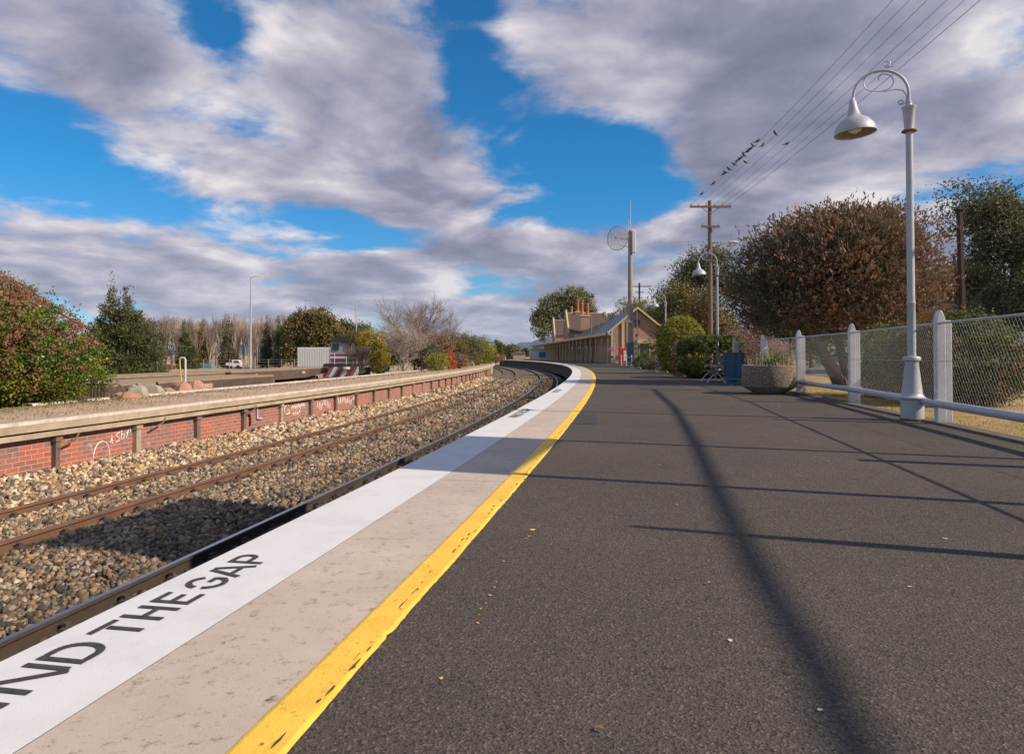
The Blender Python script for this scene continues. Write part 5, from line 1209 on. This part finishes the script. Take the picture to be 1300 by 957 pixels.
# shrubs along the far platform edge : (px, Y, ...)
def PB(px, Y): p = at(px, 450, Y); return (p.x, Y, -.02)
bush('yellow_bush', 'yellow-green autumn bush hiding the rear of the locomotive', 'bush', PB(476, 46), [(0, 0, 1.7, .9, .9, 1.0), (-.45, .1, 2.1, .75, .8, .65), (.25, 0, 1.0, .8, .8, 1.0)], 15000, .07, L_YEL, 131, shell=.3, clump=.14)
bush('yellow_bush', 'ochre leafy branch mass above the locomotive cab end', 'bush', PB(458, 49), [(-.2, 0, 2.35, .85, .8, .45), (.3, 0, 2.3, .7, .7, .45)], 7000, .07, L_ORANGE, 132, shell=.35, clump=.16)
def twigbush(name, label, loc, h, w, seed, mt=None, r=.07, depth=4, n0=7, hz=.1, spread=.4, up=.22):
    c = thing(name, label, 'bush', loc); rg = random.Random(seed); m = MB()
    for k in range(n0):
        a = 2 * PI * k / n0 + rg.uniform(-.3, .3); f_ = w / h * rg.uniform(.4, 1.1); d = Vector((math.cos(a) * f_, math.sin(a) * f_, 1)).normalized()
        branches(m, Vector((math.cos(a) * .12, math.sin(a) * .12, h * hz * rg.random())), d, h * .38, r, depth, rg, spread, up, 3, 3, .68)
    m.build('branches', mt or M_TWIGP, c)
    if hz > .15: m = MB(); m.tube([(0, 0, -.1), (0, 0, h * hz)], [r * 2.2, r * 1.6], 8); m.build('trunk', mt or M_PALE, c)
    return c
twigbush('twiggy_bush', 'grey-brown twiggy shrub in front of the locomotive', PB(449, 44), 1.75, .85, 133, M_TWIG, r=.018, depth=4, n0=9)
twigbush('twiggy_bush', 'second brown twiggy shrub touching the yellow bush', PB(462, 44.5), 1.7, .7, 134, M_TWIG, r=.018, depth=4, n0=9)
twigbush('leafless_tree', 'rounded pale leafless small tree with a short thick trunk on the platform', PB(512, 43), 3.2, 2.3, 135, M_TWIGP, r=.038, depth=5, n0=10, hz=.25, spread=.55, up=.05)
bare('leafless_tree', 'taller purple-brown leafless tree behind the rounded one', PB(527, 52), 5.6, 136, r=.12, depth=5, spread=.52, up=.08, n0=6, hz=.25, mt=M_TWIG, fan=.75, shrink=.66)
bare('leafless_tree', 'leafless brown tree farther right above the green shrubs', PB(560, 62), 5.3, 137, r=.10, depth=5, spread=.52, up=.06, n0=6, hz=.2, mt=M_TWIG, fan=.9, shrink=.66)
for i, (px, Y, w, z1, mt, lb) in enumerate([(492, 50, 1.3, 2.9, L_DKGRN, 'dark green shrub behind the rounded leafless tree'), (540, 50, 1.3, 2.2, L_OLIVE, 'olive shrub just right of the leafless tree trunk'), (548, 57, 1.9, 3.2, L_BROWN, 'tall brown-leaved shrub in the platform thicket'), (588, 64, 2.2, 3.5, L_EUC, 'broad green shrub in the right half of the platform thicket'), (572, 60, 1.4, 2.8, L_ORANGE, 'orange-brown shrub beside the broad green one'), (606, 72, 1.9, 3.2, L_GOLD, 'bright green shrub at the far right end of the thicket'), (618, 84, 1.3, 2.3, L_DKGRN, 'small dark green shrub at the very end of the opposite platform'), (555, 47, .75, 1.3, L_GOLD, 'small yellow-green bush left of the fiery red shrub'), (583, 55, .8, 1.2, L_BROWN, 'small brown bush right of the fiery red shrub'), (630, 96, 1.2, 1.3, L_BROWN, 'low brown scrub past the end of the opposite platform')]):
    bush('platform_shrub', lb, 'bush', PB(px, Y), [(0, 0, z1 * .42, w, w, z1 * .42), (-w * .35, 0, z1 * .66, w * .62, w * .6, z1 * .3), (w * .4, 0, z1 * .6, w * .6, w * .6, z1 * .32)], 13000 if z1 > 2 else 5000, .085 if z1 > 2 else .06, mt, 140 + i, 'shrubs crowding the opposite platform', shell=.35, clump=.2, rough=.1)
bush('red_shrub', 'small fiery orange-red shrub on the opposite platform edge', 'bush', PB(570, 51), [(0, 0, .75, .28, .3, .75), (-.2, 0, 1.2, .3, .3, .35), (.15, 0, .4, .4, .3, .4)], 3500, .06, leafmat('red_leaves', (0.437, 0.0805, 0.023), (0.575, 0.184, 0.0345)), 155, shell=.4, clump=.1)
rg = random.Random(21)

# yard light poles
for i, (px, Y, h, lb) in enumerate([(318, 78, 11.2, 'tall grey yard light pole standing in front of the poplar row'), (452, 118, 11.4, 'second, more distant yard light pole above the locomotive')]):
    c = thing('yard_light', lb, 'light pole', TL(px, Y)); m = MB(); m.tube([(0, 0, 0), (0, 0, h * .5), (0, 0, h)], [.14, .11, .07], 8); m.build('pole', M_LAMP, c, smooth=True)
    m = MB(); m.tube([(0, 0, h - .1), (.5, 0, h + .08), (.9, 0, h + .1)], .035, 6); m.build('arm', M_LAMP, c); m = MB(); m.box((1.0, 0, h + .08), (.6, .26, .14), taper=.7); m.build('light_head', mat('pale_yellow_lens', (.62, .58, .28), .4), c)
# pipe hoop, rocks, trolley wheel on the opposite platform
hp = thing('pipe_hoop', 'white and yellow bent pipe hoop standing on the opposite platform', 'pipe', G(235, 495)); m = MB(); m.tube([(0, 0, 0), (0, 0, .95), (-.03, 0, 1.0), (-.15, 0, 1.0), (-.18, 0, .95)], .032, 8); m.build('white_pipe', M_FENCE, hp, smooth=True)
m = MB(); m.tube([(-.18, 0, .95), (-.13, 0, .25)], .024, 6); m.build('yellow_pipe', mat('pipe_yellow', (.55, .38, .08), .6), hp); m = MB(); m.lathe((.0, 0, 0), [(.10, 0), (.07, .08), (.03, .12)], 8); m.build('foot', M_FENCE, hp)
M_ROCKP = mat('pinkish_rock', (.42, .22, .15), .95, c2=(.30, .17, .12), vscale=6, bump=.8, bscale=12); M_ROCKG = mat('grey_rock', (.36, .33, .28), .95, c2=(.24, .21, .18), vscale=6, bump=.8, bscale=12)
for i, (px, py, w_, h_, mt, lb) in enumerate([(158, 506, .55, .22, M_ROCKP, 'low pinkish heap nearest the hedge'), (174, 504, .38, .42, M_ROCKG, 'pointed grey-brown rock between pink heaps'), (191, 501, .44, .36, M_ROCKG, 'pale grey flat-topped block of rock'), (213, 499, .34, .20, M_ROCKP, 'small pink rock right of the pale block'), (231, 497, .45, .36, M_ROCKP, 'pink rock mound at the foot of the pipe hoop'), (248, 494, .40, .36, M_ROCKP, 'reddish rock right of the pipe hoop')]):
    g = G(px, py); m = MB(); n = 9; rg = random.Random(200 + i); prof = [(1.0, -.05), (.95, .25), (.7, .7), (.35, .97), (.02, 1.0)]
    if i == 2: prof = [(1.0, -.05), (.98, .4), (.72, .95), (.4, 1.0), (.02, 1.0)]
    vs = []
    for r_, z in prof:
        for k in range(n): a = 2 * PI * k / n; q = r_ * (1 + .18 * math.sin(k * 2.3 + i) + rg.uniform(-.1, .1)); vs.append((q * w_ * .8 * math.cos(a), q * w_ * .6 * math.sin(a), z * h_ * .8 * rg.uniform(.85, 1.1)))
    m.add(vs, [(a * n + k, a * n + (k + 1) % n, (a + 1) * n + (k + 1) % n, (a + 1) * n + k) for a in range(4) for k in range(n)] + [tuple(4 * n + k for k in range(n))])
    tag(m.build('rock', mt, loc=(g.x, g.y, -.01)), lb, 'rock', 'rocks dumped on the opposite platform')
tw = thing('old_trolley_wheel', 'rusty spoked wheel with iron springs leaning beside the flowering hedge', 'wheel', G(147, 507)); m = MB(); Rw = .19
Mw = Matrix.Translation((0, 0, Rw)) @ Matrix.Rotation(rad(90), 4, 'X')
m.tube([(Rw * math.cos(2 * PI * k / 20), Rw * math.sin(2 * PI * k / 20), 0) for k in range(21)], .016, 5)
for k in range(6): a = 2 * PI * k / 6; m.tube([(0, 0, 0), (Rw * math.cos(a), Rw * math.sin(a), 0)], .01, 4)
m.xf(Mw); m.build('wheel', M_PILA, tw)
m = MB()
for k in range(5): m.tube([(-.62 + k * .085, 0, 0), (-.62 + k * .085, 0, .36)], .028, 6)
m.box((-.45, 0, .37), (.5, .06, .04)); m.box((-.45, 0, .02), (.5, .06, .04)); m.build('springs', M_POLED, tw)

# flat wagons on the siding
M_WAG = mat('rusty_wagon_frame', (.115, .075, .055), .9, c2=(.06, .045, .04), vscale=2); M_PLANK = mat('worn_planks', (.34, .25, .16), .9, c2=(.20, .15, .10), vscale=3)
def wagon(label, off, y0, y1):
    yc = (y0 + y1) / 2; c = thing('flat_wagon', label, 'wagon', R(yc, off, -1.066), head(yc), 'flat wagons standing on the yard sidings'); L = y1 - y0
    m = MB(); m.box((0, 0, 1.28), (2.5, L, .06)); m.build('deck', M_PLANK, c)
    for s_ in (-1, 1):
        m = MB(); m.prism([(-L / 2, .95), (-L / 2, 1.25), (L / 2, 1.25), (L / 2, .95), (L * .22, .72), (-L * .22, .72)], 'x', s_ * 1.2 - .06, s_ * 1.2 + .06); m.build('side_sill', M_WAG, c)
    for s_ in (-1, 1):
        m = MB(); cy = s_ * (L / 2 - 2.3); m.box((0, cy, .62), (2.0, 2.4, .22)); m.box((.95, cy, .45), (.12, 2.3, .25)); m.box((-.95, cy, .45), (.12, 2.3, .25)); b_ = m.build('bogie', M_POLED, c)
        for dy_ in (-.85, .85):
            for x in (-.75, .75):
                m = MB(); m.lathe((0, 0, 0), [(.0, -.06), (.42, -.06), (.46, -.03), (.43, .0), (.42, .06), (0, .06)], 20, close=False); m.xf(Matrix.Translation((x, cy + dy_, .43)) @ Matrix.Rotation(PI / 2, 4, 'Y')); m.build('wheel', M_POLED, b_)
    MB().box((1.27, L * .18, 1.06), (.03, .5, .16)).build('plate', M_BEIGEW, c); MB().box((1.27, -L * .3, 1.02), (.03, .3, .2)).build('plate', M_BEIGEW, c)
wagon('long rusty flat wagon nearest the flowering hedge behind the rocks', -13.7, 12.5, 27.5)
wagon('rusty flat wagon in the middle of the yard row', -18.3, 19.5, 31.8); wagon('rusty flat wagon coupled in front of the locomotive', -18.3, 32.8, 46.0)

# locomotive
M_LRED = mat('maroon_livery', (.30, .02, .025), .5, var=.2); M_LWH = mat('white_livery', (.62, .62, .62), .5, var=.15); M_LGR = mat('blue_grey_livery', (.28, .33, .38), .5, var=.2); M_LBK = mat('black_livery', (.03, .03, .035), .6)
yl = 60.0; lx = at(443, 470, yl).x; lc = thing('locomotive', 'old red, white and grey shunting locomotive half hidden behind the bushes', 'locomotive', (lx, yl, -1.066), head(60) + .0)
def lb_(m, name, mt, parent=lc, **k): return m.build(name, mt, parent, **k)
lb_(MB().box((0, 4.5, 1.3), (2.9, 14.0, .25)), 'frame', M_LBK)
body = lb_(MB().box((0, .6, 2.35), (2.9, 2.4, 1.9)), 'cab', M_LGR)
lb_(MB().prism([(-1.5, 3.3), (1.5, 3.3), (1.35, 3.62), (.6, 3.78), (-.6, 3.78), (-1.35, 3.62)], 'y', -.75, 2.0), 'roof', M_LBK, body)
lb_(MB().box((.45, -.62, 3.42), (1.9, .06, .45)), 'headboard', M_LRED, body)
for x in (-1.0, .1, .95): lb_(MB().box((x, -.63, 2.85), (.55, .06, .55)), 'window', M_CGL, body)
for z in (2.15, 1.75): lb_(MB().box((0, -.615, z), (2.92, .08, .16)), 'red_stripe', M_LRED, body)
lb_(MB().box((0, -.612, 1.95), (2.92, .06, .20)), 'white_stripe', M_LWH, body)
lb_(MB().box((0, 7, 2.3), (1.9, 9.5, 1.7)), 'hood', M_LRED)
for k in range(6):
    x = -1.5 + .5 * k
    lb_(MB().prism([(x, .30), (x + .28, .30), (x + .78, 1.15), (x + .5, 1.15)], 'y', -2.62, -2.55), 'pilot_stripe', (M_LRED, M_LWH)[k % 2])
lb_(MB().prism([(-1.5, .28), (1.5, .28), (1.5, 1.18), (-1.5, 1.18)], 'y', -2.54, -2.40), 'pilot', M_LGR)
lb_(MB().box((0, -1.6, 1.28), (2.9, 2.0, .14)), 'front_deck', M_LBK)
m = MB()
for x in (-1.4, -.5, .5, 1.4): m.tube([(x, -2.5, 1.2), (x, -2.5, 2.25)], .025, 5)
m.tube([(-1.4, -2.5, 2.25), (-.5, -2.5, 2.25)], .025, 5); m.tube([(.5, -2.5, 2.25), (1.4, -2.5, 2.25)], .025, 5); lb_(m, 'handrail', M_LWH)
for cy in (0, 8.5):
    b_ = lb_(MB().box((0, cy, .7), (2.1, 3.2, .35)), 'bogie', M_LBK)
    for dy_ in (-1.1, 0, 1.1):
        for x in (-.75, .75): m = MB(); m.lathe((0, 0, 0), [(0, -.06), (.48, -.06), (.48, .06), (0, .06)], 18, close=False); m.xf(Matrix.Translation((x, cy + dy_, .48)) @ Matrix.Rotation(PI / 2, 4, 'Y')); m.build('wheel', M_LBK, b_)
m = MB(); m.lathe((.55, -2.7, .95), [(.0, 0), (.3, .02), (.3, .2), (0, .22)], 14, close=False); lb_(m, 'buffer', M_LWH)
# white container
ct = thing('white_container', 'plain white corrugated container beside the locomotive', 'container', (at(404, 450, 92).x, 92, -.55), .04); cw = 4.9
m = MB(); m.box((0, 0, 1.32), (cw, 2.4, 2.64)); bx = m.build('box', M_WHITEW, ct)
m = MB()
for k in range(22): m.box((-cw / 2 + .12 + k * cw / 22, -1.22, 1.32), (.11, .05, 2.4))
m.build('corrugation', M_WHITEW, ct); m = MB(); m.box((cw / 2 - .55, -1.27, 1.3), (.06, .06, 2.5)); m.box((cw / 2 - .25, -1.27, 1.3), (.06, .06, 2.5)); m.box((0, 0, -.3), (cw, 2.3, .5)); m.build('door_bars', M_LGR, ct)
# wire fence and little truck, low far stock
yf = thing('yard_fence', 'low grey wire fence across the yard in front of the pine clump', 'fence', TL(380, 100))
m = MB()
for k in range(16): m.tube([(-14 + 1.9 * k, 0, 0), (-14 + 1.9 * k, 0, 1.7)], .05, 5)
m.build('posts', M_CONCP, yf); m = MB()
for z in (.3, .8, 1.25, 1.6): m.tube([(-14, 0, z), (14.5, 0, z)], .018, 4)
m.build('rails', M_WIRE, yf)
tk = thing('parked_truck', 'small white truck parked before the poplars left of the light pole', 'truck', TL(302, 112), .1); tk.scale = (.75, .75, .75)
m = MB(); m.prism([(-1.0, .5), (-1.0, 2.0), (.35, 2.0), (.9, 1.3), (1.0, .5)], 'y', -.9, .9); cb = m.build('cab', M_CAR, tk, bevel=.04); MB().prism([(-.6, 1.3), (-.6, 1.8), (.3, 1.8), (.68, 1.3)], 'y', -.92, .92).build('window', M_CGL, cb)
MB().box((-1.65, 0, 1.0), (1.2, 1.8, .7)).build('tray', M_CAR, tk)
for x in (-1.9, .3): MB().lathe((0, 0, 0), [(0, -1.0), (.42, -1.0), (.42, 1.0), (0, 1.0)], 16, close=False).xf(Matrix.Translation((x, 0, .42)) @ Matrix.Rotation(PI / 2, 4, 'X')).build('wheel', M_TYRE, tk)
M_BLUEC = mat('pale_blue_cover', (.16, .28, .36), .7, var=.2); M_BRS = mat('red_brown_stack', (.24, .09, .06), .9, var=.3)
for px, Y, w_, h_, mt, lb in ((263, 116, 2.2, .9, M_BLUEC, 'pale blue covered skip at the foot of the poplars'), (211, 110, 2.4, .8, M_BRS, 'red-brown stack of pallets left across the yard'), (224, 111, 1.2, .85, M_WHITEW, 'small white crate beside the red-brown stack')):
    c = thing('yard_stack', lb, 'stack', TL(px, Y)); m = MB()
    for k in range(3): m.box((0, 0, h_ * (k + .45) / 3), (w_ - .1 * k, 1.4, h_ / 3 * .86))
    m.build('load', mt, c)
rg = random.Random(99)
for i in range(9):
    px = 588 + i * 11.5 + rg.uniform(-3, 3); Y = rg.uniform(260, 360); h = rg.uniform(3.5, 7.5)
    tree('distant_tree', ['small far tree left of the tracks end', 'second small far tree by the end of the tracks', 'low far tree behind the orange marker', 'far grey-green tree beside the track bridge', 'far tree just behind the track bridge', 'far tree right of the track bridge', 'far tree behind the small beige shed', 'far tree between the beige shed and the white hut', 'far tree behind the white hut'][i], 'tree', TL(px, Y), lobes_of(h * .5, 1.0, h, 7, 300 + i, sz=.6), 2400, .5, (L_EUC2, L_DKGRN, L_OLIVE)[i % 3], 300 + i, r=.25, clump=.7, group='far trees where the tracks end')
# distant hills
m = MB(); rg = random.Random(1); N_ = 360
def hz(a): return 40 + 55 * mnoise.noise(Vector((a * 5.0, 0, 0))) + 30 * mnoise.noise(Vector((a * 14, 3, 0))) + 12 * mnoise.noise(Vector((a * 40, 5, 0))) + 6 * mnoise.noise(Vector((a * 130, 5, 2))) + 18 * math.exp(-((a - .06) / .05) ** 2)
for i in range(N_ + 1):
    a = -.9 + 1.9 * i / N_
    for d_, f_ in ((2300, 0), (2700, .45), (3300, 1), (4200, .3)): m.v.append((math.sin(a) * d_, math.cos(a) * d_, ZY - .3 + max(5, hz(a)) * f_ * (1 + .25 * mnoise.noise(Vector((a * 30, d_ * .01, 0))))))
for i in range(N_):
    for k in range(3): m.f.append((4 * i + k, 4 * i + k + 1, 4 * i + k + 5, 4 * i + k + 4))
M_HILL = mat('haze_blue_forest', (.06, .10, .16), 1, c2=(.085, .125, .18), vscale=.004, bump=0)  # air haze is put into the base colour as blue
tag(m.build('hills', M_HILL, smooth=True), kind='structure')
